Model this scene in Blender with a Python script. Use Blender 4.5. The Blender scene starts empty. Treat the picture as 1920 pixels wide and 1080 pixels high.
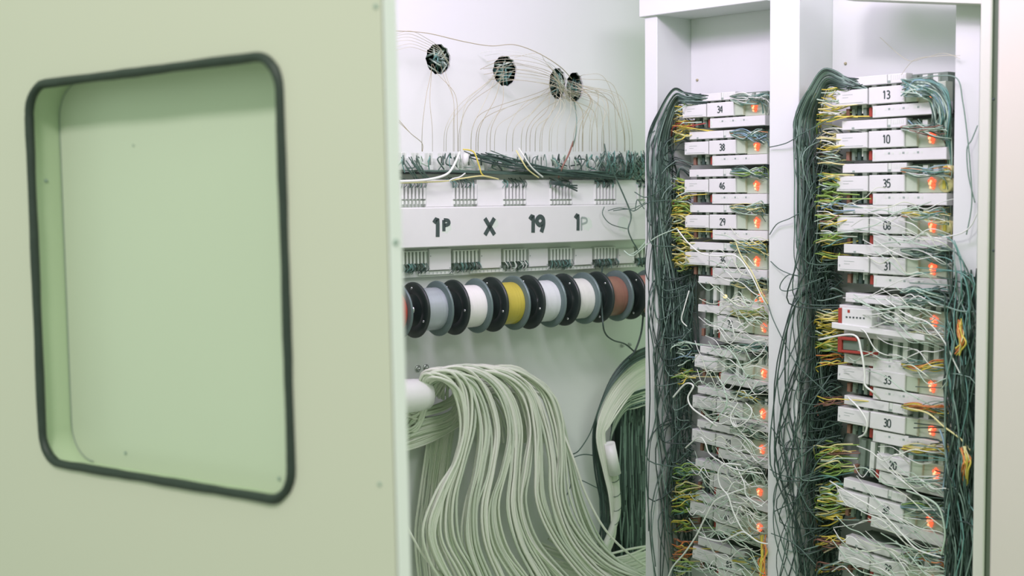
import bpy, math, random
from mathutils import Vector, Matrix
random.seed(7)
scene = bpy.context.scene
COL = scene.collection
R = random.random
def U(a, b): return a + (b - a) * random.random()

# ------------------------------------------------------------------ camera
F = 2600.0
CAMZ = 1.5
pitch = math.radians(3.9); roll = math.radians(0.45)
fw = Vector((0, math.cos(pitch), -math.sin(pitch)))
rt0 = Vector((1, 0, 0)); up0 = rt0.cross(fw)
rt = rt0 * math.cos(roll) - up0 * math.sin(roll)
up = rt.cross(fw)
CAM = Vector((0, 0, CAMZ))
cd = bpy.data.cameras.new('camera'); cam = bpy.data.objects.new('camera', cd); COL.objects.link(cam)
m = Matrix((rt, up, -fw)).transposed().to_4x4(); m.translation = CAM
cam.matrix_world = m
cd.sensor_width = 36; cd.lens = 36 * F / 1920
cd.clip_start = 0.05
cd.dof.use_dof = True; cd.dof.focus_distance = 2.25; cd.dof.aperture_fstop = 4.2
scene.camera = cam

# ------------------------------------------------------------------ world, lights, exposure
w = bpy.data.worlds.new('world'); scene.world = w; w.use_nodes = True
bg = w.node_tree.nodes['Background']
bg.inputs[0].default_value = (0.60, 0.76, 0.56, 1); bg.inputs[1].default_value = 0.93
def area(name, loc, target, sx, sy, power, col):
    l = bpy.data.lights.new(name, 'AREA'); l.shape = 'RECTANGLE'; l.size = sx; l.size_y = sy
    l.energy = power; l.color = col
    o = bpy.data.objects.new(name, l); COL.objects.link(o); o.location = loc
    d = Vector(target) - Vector(loc); o.rotation_euler = d.to_track_quat('-Z', 'Y').to_euler()
    return o
area('cabinet_lamp', (0.05, 1.66, 2.10), (0.38, 2.35, 1.60), 1.0, 0.16, 7.2, (0.88, 0.62, 1.0))
area('room_lamp', (-0.9, -0.35, 3.3), (-0.2, 1.4, 1.3), 0.45, 0.3, 32, (1.0, 0.92, 0.92))
area('room_lamp_right', (1.25, 0.1, 2.75), (0.2, 2.2, 1.5), 0.7, 0.4, 11.0, (0.92, 0.82, 0.95))
vs = scene.view_settings
vs.view_transform = 'Standard'; vs.look = 'None'; vs.gamma = 1; vs.exposure = 0.0
try: vs.use_curve_mapping = False
except Exception: pass

# ------------------------------------------------------------------ materials
def mat(name, col, rough=0.45, metal=0.0, noise=0.0, nscale=20, bump=0.0, emit=None, estr=0, spec=0.5, coat=0):
    m = bpy.data.materials.new(name); m.use_nodes = True
    nt = m.node_tree; b = nt.nodes['Principled BSDF']
    b.inputs['Base Color'].default_value = (*col, 1); b.inputs['Roughness'].default_value = rough
    b.inputs['Metallic'].default_value = metal
    b.inputs['Specular IOR Level'].default_value = spec
    b.inputs['Coat Weight'].default_value = coat
    if noise or bump:
        tc = nt.nodes.new('ShaderNodeTexCoord'); nz = nt.nodes.new('ShaderNodeTexNoise')
        nz.inputs['Scale'].default_value = nscale; nz.inputs['Detail'].default_value = 5
        nt.links.new(tc.outputs['Object'], nz.inputs['Vector'])
        if noise:
            mx = nt.nodes.new('ShaderNodeMix'); mx.data_type = 'RGBA'
            mx.inputs[6].default_value = (*[c * (1 - noise) for c in col], 1)
            mx.inputs[7].default_value = (*[min(1, c * (1 + noise * .6)) for c in col], 1)
            nt.links.new(nz.outputs['Fac'], mx.inputs[0]); nt.links.new(mx.outputs[2], b.inputs['Base Color'])
        if bump:
            bp = nt.nodes.new('ShaderNodeBump'); bp.inputs['Strength'].default_value = bump; bp.inputs['Distance'].default_value = 0.002
            nt.links.new(nz.outputs['Fac'], bp.inputs['Height']); nt.links.new(bp.outputs[0], b.inputs['Normal'])
    if emit:
        b.inputs['Emission Color'].default_value = (*emit, 1); b.inputs['Emission Strength'].default_value = estr
    return m
PAINT = mat('cabinet_paint', (0.73, 0.785, 0.735), 0.42, noise=0.03, nscale=3)
DOORP = mat('door_paint', (0.68, 0.66, 0.58), 0.5, noise=0.02, nscale=2)
LITEDGE = mat('lit_edge_paint', (0.92, 0.92, 0.92), 0.45, noise=0.02, nscale=5)  # door's free edge, light falling on it put into a paler colour
PANEP = mat('recess_paint', (0.64, 0.69, 0.57), 0.35, noise=0.04, nscale=5)
JAMBP = mat('jamb_paint', (0.55, 0.66, 0.46), 0.4, noise=0.05, nscale=8)
FRAMEP = mat('frame_paint', (0.70, 0.755, 0.72), 0.4, noise=0.03, nscale=6)
POSTP = mat('post_paint', (0.68, 0.72, 0.62), 0.45)
RUBBER = mat('rubber', (0.030, 0.045, 0.038), 0.5, noise=0.3, nscale=60, bump=.2)
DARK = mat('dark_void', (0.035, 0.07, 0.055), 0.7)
GAP = mat('gap_shade', (0.16, 0.21, 0.15), 0.6)  # shade of the gap beside the right door, as a colour
WHITE = mat('white_plastic', (0.72, 0.755, 0.72), 0.35, noise=0.04, nscale=40)
WHITE2 = mat('clip_plastic', (0.68, 0.75, 0.67), 0.4, noise=0.05, nscale=50)
GREENW = mat('lamp_plate_plastic', (0.50, 0.60, 0.46), 0.4)
CHASS = mat('chassis', (0.16, 0.22, 0.17), 0.6)
INK = mat('ink', (0.05, 0.08, 0.07), 0.7)
INKF = mat('faded_ink', (0.30, 0.38, 0.33), 0.8)
SMUDGE = mat('smudge', (0.64, 0.74, 0.64), 0.8)
BLKP = mat('black_plastic', (0.022, 0.034, 0.030), 0.33, noise=0.3, nscale=30)
GREYF = mat('grey_flange', (0.13, 0.19, 0.18), 0.3, metal=0.2)
STEEL = mat('steel', (0.60, 0.64, 0.62), 0.25, metal=0.9)
CREAM = mat('cream_cable', (0.70, 0.78, 0.62), 0.4)
CREAM2 = mat('cream_cable_grey', (0.60, 0.69, 0.54), 0.4)
CREAM3 = mat('cream_cable_pale', (0.78, 0.83, 0.70), 0.4)
SLEEVE = mat('white_sleeve', (0.82, 0.86, 0.80), 0.35, bump=.4, nscale=30)
BLK = mat('black_wire', (0.032, 0.062, 0.050), 0.4)
BLK2 = mat('dark_green_wire', (0.070, 0.130, 0.100), 0.42)
BLK3 = mat('grey_wire', (0.20, 0.31, 0.25), 0.45)
WW = mat('white_wire', (0.78, 0.84, 0.76), 0.4)
WG = mat('pale_green_wire', (0.50, 0.66, 0.52), 0.4)
WB = mat('blue_wire', (0.28, 0.44, 0.52), 0.4)
WT = mat('teal_wire', (0.14, 0.32, 0.27), 0.4)
YEL = mat('yellow_wire', (0.72, 0.62, 0.10), 0.4)
YEL2 = mat('straw_wire', (0.72, 0.70, 0.32), 0.4)
GRN = mat('green_wire', (0.28, 0.46, 0.10), 0.4)
RED = mat('red_plastic', (0.36, 0.05, 0.035), 0.4)
ORG = mat('orange_wire', (0.70, 0.26, 0.08), 0.4)
BRN = mat('brown_wire', (0.25, 0.13, 0.09), 0.5)
KHA = mat('khaki_wire', (0.42, 0.40, 0.25), 0.5)
KHA2 = mat('pale_khaki_wire', (0.56, 0.57, 0.42), 0.5)
LED = mat('red_lamp', (0.8, 0.1, 0.05), 0.3, emit=(1.0, 0.10, 0.04), estr=1.6)
LEDH = mat('red_lamp_core', (1, .5, .3), 0.3, emit=(1.0, 0.38, 0.18), estr=1.5)
LEDO = mat('amber_lamp', (1, .6, .2), 0.3, emit=(1.0, 0.62, 0.22), estr=1.8)
DIRT = mat('dirt_spot', (0.33, 0.42, 0.37), 0.8)

# ------------------------------------------------------------------ mesh helpers
class MB:
    def __init__(s): s.v = []; s.f = []; s.mi = []; s.sm = []; s.mats = []
    def m(s, mt):
        if mt not in s.mats: s.mats.append(mt)
        return s.mats.index(mt)
    def add(s, vs_, fs, mt, smooth=False):
        b = len(s.v); s.v += [Vector(v) for v in vs_]; k = s.m(mt)
        for f in fs: s.f.append([i + b for i in f]); s.mi.append(k); s.sm.append(smooth)
    def box(s, lo, hi, mt, X=None, bev=0.0):
        x0, y0, z0 = lo; x1, y1, z1 = hi
        if bev > 0:
            b = min(bev, (x1-x0)/2.2, (y1-y0)/2.2, (z1-z0)/2.2)
            rings = []
            for y, i in ((y0, b), (y0 + b, 0), (y1, 0)):
                rings.append([(x0+i, y, z0+i), (x1-i, y, z0+i), (x1-i, y, z1-i), (x0+i, y, z1-i)])
            vv = [p for r_ in rings for p in r_]
            ff = [(0, 1, 2, 3), (11, 10, 9, 8)]
            for k in range(2):
                for j in range(4):
                    a = k*4+j; c = k*4+(j+1) % 4
                    ff.append((a, a+4, c+4, c))
        else:
            vv = [(x, y, z) for x in (x0, x1) for y in (y0, y1) for z in (z0, z1)]
            ff = [(0,1,3,2),(4,6,7,5),(0,4,5,1),(2,3,7,6),(0,2,6,4),(1,5,7,3)]
        if X: vv = [X(*p) for p in vv]
        s.add(vv, ff, mt)
    def tube(s, pts, r, mt, sides=5, taper=None, cap=True):
        n = len(pts); vv = []; ff = []
        T = [(pts[min(i+1, n-1)] - pts[max(i-1, 0)]) for i in range(n)]
        T = [t.normalized() if t.length > 1e-9 else Vector((0, 0, 1)) for t in T]
        a = T[0].orthogonal().normalized()
        for i in range(n):
            a = a - T[i] * a.dot(T[i])
            a = a.normalized() if a.length > 1e-6 else T[i].orthogonal().normalized()
            b = T[i].cross(a)
            rr = r if taper is None else r * taper(i / (n - 1))
            for k in range(sides):
                q = 2 * math.pi * k / sides
                vv.append(pts[i] + (a * math.cos(q) + b * math.sin(q)) * rr)
        for i in range(n - 1):
            for k in range(sides):
                k2 = (k + 1) % sides
                ff.append((i*sides+k, i*sides+k2, (i+1)*sides+k2, (i+1)*sides+k))
        if cap:
            ff.append(tuple(range(sides))[::-1]); ff.append(tuple((n-1)*sides + k for k in range(sides)))
        s.add(vv, ff, mt, True)
    def lathe(s, c, ax, prof, mt, seg=32, smooth=True):
        # prof: list of (t along axis, radius)
        ax = ax.normalized(); a = ax.orthogonal().normalized(); b = ax.cross(a)
        vv = []; ff = []
        for t, r in prof:
            for k in range(seg):
                q = 2*math.pi*k/seg
                vv.append(c + ax*t + (a*math.cos(q) + b*math.sin(q))*r)
        for i in range(len(prof)-1):
            for k in range(seg):
                k2 = (k+1) % seg
                ff.append((i*seg+k, i*seg+k2, (i+1)*seg+k2, (i+1)*seg+k))
        s.add(vv, ff, mt, smooth)
    def ball(s, c, r, mt):
        s.lathe(c, Vector((0, 0, 1)), [(-r, r*.05), (-r*.7, r*.7), (0, r), (r*.7, r*.7), (r, r*.05)], mt, 8)
    def ribbon(s, pts, wd, nrm, mt, th=0.0003):
        # flat brush stroke lying on a surface with normal nrm
        n = len(pts); vv = []; ff = []
        for i in range(n):
            d = (pts[min(i+1, n-1)] - pts[max(i-1, 0)]).normalized(); sd = d.cross(nrm).normalized() * wd / 2
            vv += [pts[i] - sd + nrm*th, pts[i] + sd + nrm*th, pts[i] - sd, pts[i] + sd]
        for i in range(n-1):
            a = i*4; b = a+4
            ff += [(a, a+1, b+1, b), (a, b, b+2, a+2), (a+1, a+3, b+3, b+1)]
        ff += [(0, 2, 3, 1), (n*4-4, n*4-3, n*4-1, n*4-2)]
        s.add(vv, ff, mt)
    def build(s, name, parent=None, origin=None, local=False):
        """verts are world coords (or local to parent if local)"""
        o_ = Vector(origin) if origin is not None else (parent_loc(parent) if parent and not local else Vector((0, 0, 0)))
        me = bpy.data.meshes.new(name)
        me.from_pydata([tuple(v - o_) for v in s.v], [], s.f)
        for mt in s.mats: me.materials.append(mt)
        me.polygons.foreach_set('material_index', s.mi); me.polygons.foreach_set('use_smooth', s.sm)
        me.update()
        o = bpy.data.objects.new(name, me); COL.objects.link(o)
        if parent: o.parent = parent
        if parent is None and origin is not None: o.location = o_
        return o
LOCS = {}
def parent_loc(p):
    return LOCS[p.name]
def empty(name, loc, label=None, cat=None, group=None):
    o = bpy.data.objects.new(name, None); COL.objects.link(o); o.location = loc; o.empty_display_size = .05
    LOCS[o.name] = Vector(loc); tag(o, label, cat, group); return o
def tag(o, label=None, cat=None, group=None, kind=None):
    if label: o['label'] = label
    if cat: o['category'] = cat
    if group: o['group'] = group
    if kind: o['kind'] = kind
    return o
def sub(mb, name, parent):   # part of a part whose own origin is that of the thing
    o = mb.build(name, None); 
    me = o.data
    off = LOCS[parent.parent.name] if parent.parent else Vector((0, 0, 0))
    for v in me.vertices: v.co -= off
    o.parent = parent; return o

def spl(P, n=6):
    out = []
    N = len(P)
    for i in range(N-1):
        p0 = P[max(i-1, 0)]; p1 = P[i]; p2 = P[i+1]; p3 = P[min(i+2, N-1)]
        for k in range(n):
            t = k / n
            out.append(0.5*((2*p1) + (p2-p0)*t + (2*p0-5*p1+4*p2-p3)*t*t + (3*p1-p0-3*p2+p3)*t**3))
    out.append(P[-1].copy()); return out

# ------------------------------------------------------------------ frames of reference
def ray(px, py): return (fw * F + rt * (px - 960) - up * (py - 540)).normalized()
def hit(px, py, P, N):
    d = ray(px, py); t = (P - CAM).dot(N) / d.dot(N); return CAM + d * t
# rack front plane
RU = Vector((0.678, -0.735, 0)).normalized(); RN = Vector((-0.735, -0.678, 0)).normalized()
RO = Vector((0.406, 2.2, 0))
def rk(px, py, w_=0.0): return hit(px, py, RO + RN * w_, RN)
def ru(px, w_=0.0, py=300): return (rk(px, py, w_) - RO).dot(RU)
def RP(u, z, w_): return RO + RU*u + RN*w_ + Vector((0, 0, z))
def RX(x, y, z): return RP(x, z, -y)          # local box coords: x along rack, y into depth, z up
# back panel plane (reels, lettered strip)
PV = Vector((0.79, 0.613, 0)).normalized(); PN = Vector((0.613, -0.79, 0)).normalized()
PO = Vector((0.24, 2.6, 0))
def pk(px, py, w_=0.0): return hit(px, py, PO + PN * w_, PN)
def pu(px, w_=0.0, py=450): return (pk(px, py, w_) - PO).dot(PV)
def PX(x, y, z): return PO + PV*x - PN*y + Vector((0, 0, z))
def pw(L, n=6): return spl([pk(*p) for p in L], n)
def rw(L, n=6): return spl([rk(*p) for p in L], n)

# ================================================================== CABINET
cab = empty('equipment_cabinet', (0.0, 2.0, 0.0),
            'large pale steel equipment cabinet with open doors, enclosing the frames, spools and cables', 'cabinet')
HOLES = [(822, 111, 25, 28), (947, 133, 20, 28), (1046, 157, 20, 29), (1078, 163, 19, 27)]
# back panel with real round holes: a grid plate with ring of faces round each hole
def back_panel():
    mb = MB(); x0, x1, z0, z1 = -1.30, 0.30, 0.12, 2.26
    cs = []
    for hx, hy, hw, hh in HOLES:
        c = pk(hx, hy); cs.append(((c - PO).dot(PV), c.z, hh * c.y / F))
    # join holes 3 and 4 cells: cell borders between hole centres
    bx = [x0] + [(cs[i][0] + cs[i+1][0]) / 2 for i in range(3)] + [x1]
    th = 0.004
    for i, (cx, cz, r) in enumerate(cs):
        a, b = bx[i], bx[i+1]
        lo, hi = cz - .06, cz + .06
        rr = r; rx = min(r, (b-cx)*.985 if i == 2 else 9, (cx-a)*.985 if i == 3 else 9)
        seg = 24; vv = []
        for k in range(seg):
            q = 2*math.pi*k/seg; dx, dz = math.cos(q), math.sin(q)
            jr = 1 + .05*math.sin(k*2.7)
            t = min((b-cx)/dx if dx > 1e-6 else 9e9, (a-cx)/dx if dx < -1e-6 else 9e9,
                    (hi-cz)/dz if dz > 1e-6 else 9e9, (lo-cz)/dz if dz < -1e-6 else 9e9)
            vv += [PX(cx+dx*jr*rx, 0, cz+dz*jr*rr), PX(cx+dx*t, 0, cz+dz*t), PX(cx+dx*jr*rx, th, cz+dz*jr*rr)]
        ff = []
        for k in range(seg):
            k2 = (k+1) % seg
            ff.append((k*3, k*3+1, k2*3+1, k2*3)); ff.append((k*3, k2*3, k2*3+2, k*3+2))
        mb.add(vv, ff, PAINT)
        # corners of the cell
        for sx, sz in ((b, hi), (a, hi), (a, lo), (b, lo)):
            q = math.atan2(sz-cz, sx-cx); k = int((q % (2*math.pi)) / (2*math.pi) * seg)
            mb.add([vv[k*3+1], PX(sx, 0, sz), vv[((k+1) % seg)*3+1]], [(0, 1, 2)], PAINT)
        mb.add([PX(a, 0, hi), PX(b, 0, hi), PX(b, 0, z1), PX(a, 0, z1)], [(0, 1, 2, 3)], PAINT)
        mb.add([PX(a, 0, z0), PX(b, 0, z0), PX(b, 0, lo), PX(a, 0, lo)], [(0, 1, 2, 3)], PAINT)
    return mb, cs
mb, cs = back_panel(); mb.build('back_panel', cab)
mb = MB()   # housing behind the holes
mb.box((-1.3, 0.07, .12), (.3, .08, 2.26), DARK, PX); mb.build('rear_panel', cab)
mb = MB(); mb.box((-1.32, -0.55, 2.26), (0.8, .10, 2.28), PAINT, PX)
mb.build('top_panel', cab)
mb = MB(); mb.box((-1.32, -0.30, .08), (0.8, .10, .12), PAINT, PX); mb.build('bottom_panel', cab)

# right cabinet post, header and right door
def rbox(name, pxa, pxb, w0, w1, z0, z1, mt, parent=cab, bev=.0015):
    a = ru(pxa, w0); b = ru(pxb, w0)
    mb = MB(); mb.box((a, -w0, z0), (b, -w0 + w1, z1), mt, RX, bev); return mb.build(name, parent)
rbox('post', 1834, 1855, 0.05, 0.004, .12, 2.24, POSTP)
rbox('gap_shade_strip', 1854, 1876, 0.040, 0.02, .12, 2.24, GAP)  # dark strip standing in for the shaded gap between post and door
# header bar over the right bay
h0 = rk(1566, -3, .045); h1 = rk(1850, 7, .045)
mb = MB(); dz = Vector((0, 0, .05)); dw = RN * -.05
mb.add([h0, h1, h1+dz, h0+dz, h0+dw, h1+dw, h1+dw+dz, h0+dw+dz], [(0,1,2,3),(4,7,6,5),(0,4,5,1),(1,5,6,2),(3,2,6,7),(0,3,7,4)], POSTP)
mb.build('header', cab)
# right door
mb = MB(); a = ru(1866, .075); 
mb.box((a, -.075, .12), (a+.30, -.055, 2.2), DOORP, RX, .003)
rd = mb.build('door', cab)
rd['label'] = 'narrow strip of the right hand door at the right edge of the photo'
for py in (186, 470, 900):
    mb = MB(); c = rk(1863, py, .055); mb.ball(c, .0022, INK); mb.build('hinge_pin', cab)

# ------------------------------------------------------------------ left door with recessed panel
DA = Vector((-3269/2600, 1, 0)).normalized()          # from free edge to hinge
DN = Vector((DA.y, -DA.x, 0)); DN = DN if DN.y < 0 else -DN
edge0 = CAM + ray(730, 540) * (1.2 / ray(730, 540).y)
DO = Vector((edge0.x, edge0.y, 0))
tl = math.radians(1.0)
DZ = (Vector((0, 0, 1)) * math.cos(tl) + DA * math.sin(tl)).normalized()
DX = (DA * math.cos(tl) - Vector((0, 0, 1)) * math.sin(tl)).normalized()
DC = edge0
def dk(px, py):
    p = hit(px, py, DC, DN) - DC; return p.dot(DX), p.dot(DZ)
def DP(a, y, z): return DC + DX*a - DN*y + DZ*z      # y into depth
corn = [dk(50, 148), dk(538, 97), dk(549, 955), dk(76, 868)]
print('door window corners', [(round(a, 3), round(z, 3)) for a, z in corn])
wa1 = (corn[0][0] + corn[3][0]) / 2; wa0 = (corn[1][0] + corn[2][0]) / 2
wzt = (corn[0][1] + corn[1][1]) / 2; wzb = (corn[2][1] + corn[3][1]) / 2
def rrect(a0, a1, z0, z1, r, n=8):
    P = []
    for cx, cz, q0 in ((a1-r, z1-r, 0), (a0+r, z1-r, 90), (a0+r, z0+r, 180), (a1-r, z0+r, 270)):
        for k in range(n+1):
            q = math.radians(q0 + 90*k/n); P.append((cx + r*math.cos(q), cz + r*math.sin(q)))
    return P
inner = rrect(wa0, wa1, wzb, wzt, .036)
DW0, DW1, DZ0, DZ1 = 0.0, .80, -1.25, .52
mb = MB()
def outer_pt(a, z):
    cx, cz = (wa0+wa1)/2, (wzb+wzt)/2; dx, dz = a-cx, z-cz
    t = min((DW1-cx)/dx if dx > 1e-9 else 9e9, (DW0-cx)/dx if dx < -1e-9 else 9e9,
            (DZ1-cz)/dz if dz > 1e-9 else 9e9, (DZ0-cz)/dz if dz < -1e-9 else 9e9)
    return cx+dx*t, cz+dz*t
n = len(inner); vv = []
for a, z in inner:
    o_ = outer_pt(a, z); vv += [DP(a, 0, z), DP(o_[0], 0, o_[1])]
mb.add(vv, [(i*2, i*2+1, ((i+1) % n)*2+1, ((i+1) % n)*2) for i in range(n)], DOORP)
# outer corner triangles
cc = [(DW1, DZ1), (DW0, DZ1), (DW0, DZ0), (DW1, DZ0)]
outs = [outer_pt(a, z) for a, z in inner]
for cx_, cz_ in cc:
    for i in range(n):
        p, q = outs[i], outs[(i+1) % n]
        if p[0] != q[0] and p[1] != q[1]:
            if min(abs(p[0]-cx_), abs(q[0]-cx_)) < 1e-6 and min(abs(p[1]-cz_), abs(q[1]-cz_)) < 1e-6:
                mb.add([DP(p[0], 0, p[1]), DP(cx_, 0, cz_), DP(q[0], 0, q[1])], [(0, 1, 2)], DOORP)
# back and sides
T = .0165
mb.add([DP(*p) for p in [(.06,.05,DZ0),(DW1,.05,DZ0),(DW1,.05,DZ1),(.06,.05,DZ1)]], [(0,1,2,3)], DOORP)
for (a0, z0), (a1, z1) in zip(cc, cc[1:]+cc[:1]):
    if a0 == a1 == DW0: continue
    mb.add([DP(a0,0,z0), DP(a1,0,z1), DP(a1,.05,z1), DP(a0,.05,z0)], [(0,1,2,3)], DOORP)
door = mb.build('door', cab)
door['label'] = 'open left door filling the left of the photo, with a round cornered recessed window'
mb = MB(); mb.box((-.0012, 0.001, DZ0), (0.0, T, DZ1), LITEDGE, DP)
mb.add([DP(0, T, DZ0), DP(.055, T, DZ0), DP(.055, T, DZ1), DP(0, T, DZ1)], [(0,1,2,3)], LITEDGE); mb.add([DP(.055, T, DZ0), DP(.06, .05, DZ0), DP(.06, .05, DZ1), DP(.055, T, DZ1)], [(0,1,2,3)], DOORP)
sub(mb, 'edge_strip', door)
mb = MB(); jm = []
for a, z in inner: jm += [DP(a, 0.001, z), DP(a, .042, z)]
mb.add(jm, [(i*2, i*2+1, ((i+1) % n)*2+1, ((i+1) % n)*2) for i in range(n)], JAMBP, True); sub(mb, 'window_jamb', door)
mb = MB(); mb.add([DP(wa0-.0, .040, wzb-.0), DP(wa1, .040, wzb), DP(wa1, .040, wzt), DP(wa0, .040, wzt)], [(0,1,2,3)], PANEP)
sub(mb, 'window_pane', door)
mb = MB(); ring = [DP(a, -.0005, z) for a, z in rrect(wa0+.0045, wa1-.0045, wzb+.0045, wzt-.0045, .033)]
random.seed(3)
ring2 = [p + DZ*U(-.0002, .0002) for p in ring]; ring2 += [ring2[0]]
# subdivide long sides so the worn gasket is slightly uneven
pts = []
for i in range(len(ring2)-1):
    a, b = ring2[i], ring2[i+1]; k = max(1, int((b-a).length / .02))
    for j in range(k): pts.append(a.lerp(b, j/k) + DZ*U(-.0003, .0003) + DX*U(-.0003, .0003))
pts.append(pts[0].copy())
mb.tube(pts, .0050, RUBBER, 8, lambda t: 1 + .06*math.sin(t*90), cap=False); sub(mb, 'gasket', door)
mb = MB()   # thin seam where the recess panel meets the left side
rr_ = rrect(wa0+.001, wa1-.0012, wzb+.001, wzt-.001, .040)
mb.tube([DP(a, .0395, z) for a, z in rr_[27:] + rr_[:9]], .0005, INKF, 4)
sub(mb, 'seam', door)
for px, py, r in ((705, 12, .0035), (737, 455, .004), (712, 908, .003)):
    mb = MB(); a, z = dk(px, py)
    if a < .001:
        c = DP(-.001, .008, z); mb.lathe(c, DX*-1, [(0, r*.8), (.0012, r*.7), (.0015, .0001)], DIRT, 12)
    else: c = DP(a, 0, z); mb.lathe(c, DN, [(0, r*.7), (.0009, r*.6), (.001, .0001)], DIRT, 12)
    sub(mb, 'screw_head', door)
for px, py, r in ((72, 338, .003), (165, 858, .0028), (450, 908, .003), (178, 272, .0016), (485, 742, .002)):
    mb = MB(); a, z = dk(px, py); a = min(a - .012, wa1-.012) if px > 100 else wa1-.0008
    c = DP(a, .0392 if px > 100 else .02, z)
    mb.lathe(c, DN if px > 100 else -DX, [(0, r*.8), (.0005, r*.5), (.0006, .0001)], DIRT, 7)
    sub(mb, 'paint_chip', door)

# ================================================================== DISTRIBUTION FRAME (two bays)
fr = empty('distribution_frame', tuple(RP(0, 0.12, -.05)),
           'pale steel two bay distribution frame holding the stacked terminal blocks', 'rack')
DEP = .092
ztop = rk(1290, 33, 0).z + .012; zb = .12
u0, u1 = ru(1209), ru(1232); u2, u3 = ru(1442), ru(1497); u4, u5 = ru(1788), ru(1835)
def fbox(name, a, b, y0, y1, z0, z1, mt=FRAMEP, parent=fr, bev=.001):
    mb = MB(); mb.box((a, y0, z0), (b, y1, z1), mt, RX, bev); return mb.build(name, parent)
fbox('post', u0, u1, 0, DEP, zb, ztop + .01)
fbox('post', u2, u3, 0, DEP, zb, 2.24)
fbox('post', u4, u5, 0, DEP, zb, 2.24)
fbox('back_plate', u1, u2, DEP-.004, DEP, zb, 2.24)
fbox('back_plate', u3, u4, DEP-.004, DEP, zb, 2.24)
fbox('top_beam', ru(1203), u2, -.006, DEP-.005, rk(1232, 29, 0).z, rk(1232, 29, 0).z + .05)
for px, py in ((1307, 150), (1585, 119)):
    mb = MB(); c = rk(px, py, -DEP+.005); mb.lathe(c, RN, [(-.001, .0024), (.001, .0022), (.0013, .0001)], KHA, 10); mb.build('screw', fr)

# ================================================================== BLOCK PROTOTYPE (local: x along, y depth, z up)
ang = math.atan2(RU.y, RU.x)
DIG = {'0': [[(0,.2),(0,1.2),(.3,1.5),(.6,1.2),(.6,.2),(.3,0),(0,.2)]], '1': [[(.1,1.2),(.35,1.5),(.35,0)]],
 '2': [[(0,1.15),(.15,1.5),(.5,1.45),(.6,1.1),(.35,.6),(0,0),(.65,0)]],
 '3': [[(0,1.35),(.3,1.5),(.6,1.2),(.45,.85),(.2,.8)],[(.2,.8),(.6,.6),(.6,.2),(.3,0),(0,.15)]],
 '4': [[(.45,0),(.45,1.5),(0,.5),(.65,.5)]],
 '5': [[(.6,1.5),(.1,1.5),(.05,.9),(.4,.95),(.62,.6),(.5,.1),(0,.05)]],
 '6': [[(.55,1.45),(.15,1.1),(0,.4),(.2,0),(.55,.1),(.6,.5),(.3,.75),(.02,.5)]],
 '7': [[(0,1.5),(.6,1.5),(.25,0)]],
 '8': [[(.3,.8),(.05,1.1),(.3,1.5),(.58,1.1),(.3,.8),(0,.4),(.3,0),(.62,.4),(.3,.8)]],
 '9': [[(.55,.9),(.25,.7),(0,1.1),(.25,1.5),(.55,1.3),(.58,.7),(.4,0)]],
 'P': [[(0,0),(0,1.5)],[(0,1.5),(.5,1.4),(.55,.95),(.05,.75)]], 'X': [[(0,1.5),(.75,0)],[(.75,1.5),(0,0)]]}
def digits(mb, txt, X, x, z, h, wd, mt, nrm, yoff=-.0003, gap=.85, xs=1.0):
    s = h/1.5
    for ch in txt:
        for st in DIG[ch]:
            P = [X(x + a*s*xs, yoff, z + b*s) for a, b in st]
            P = spl(P, 3) if len(P) > 2 else P
            mb.ribbon(P, wd, nrm, mt)
        x += gap*s
Id = lambda x, y, z: Vector((x, y, z))
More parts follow.
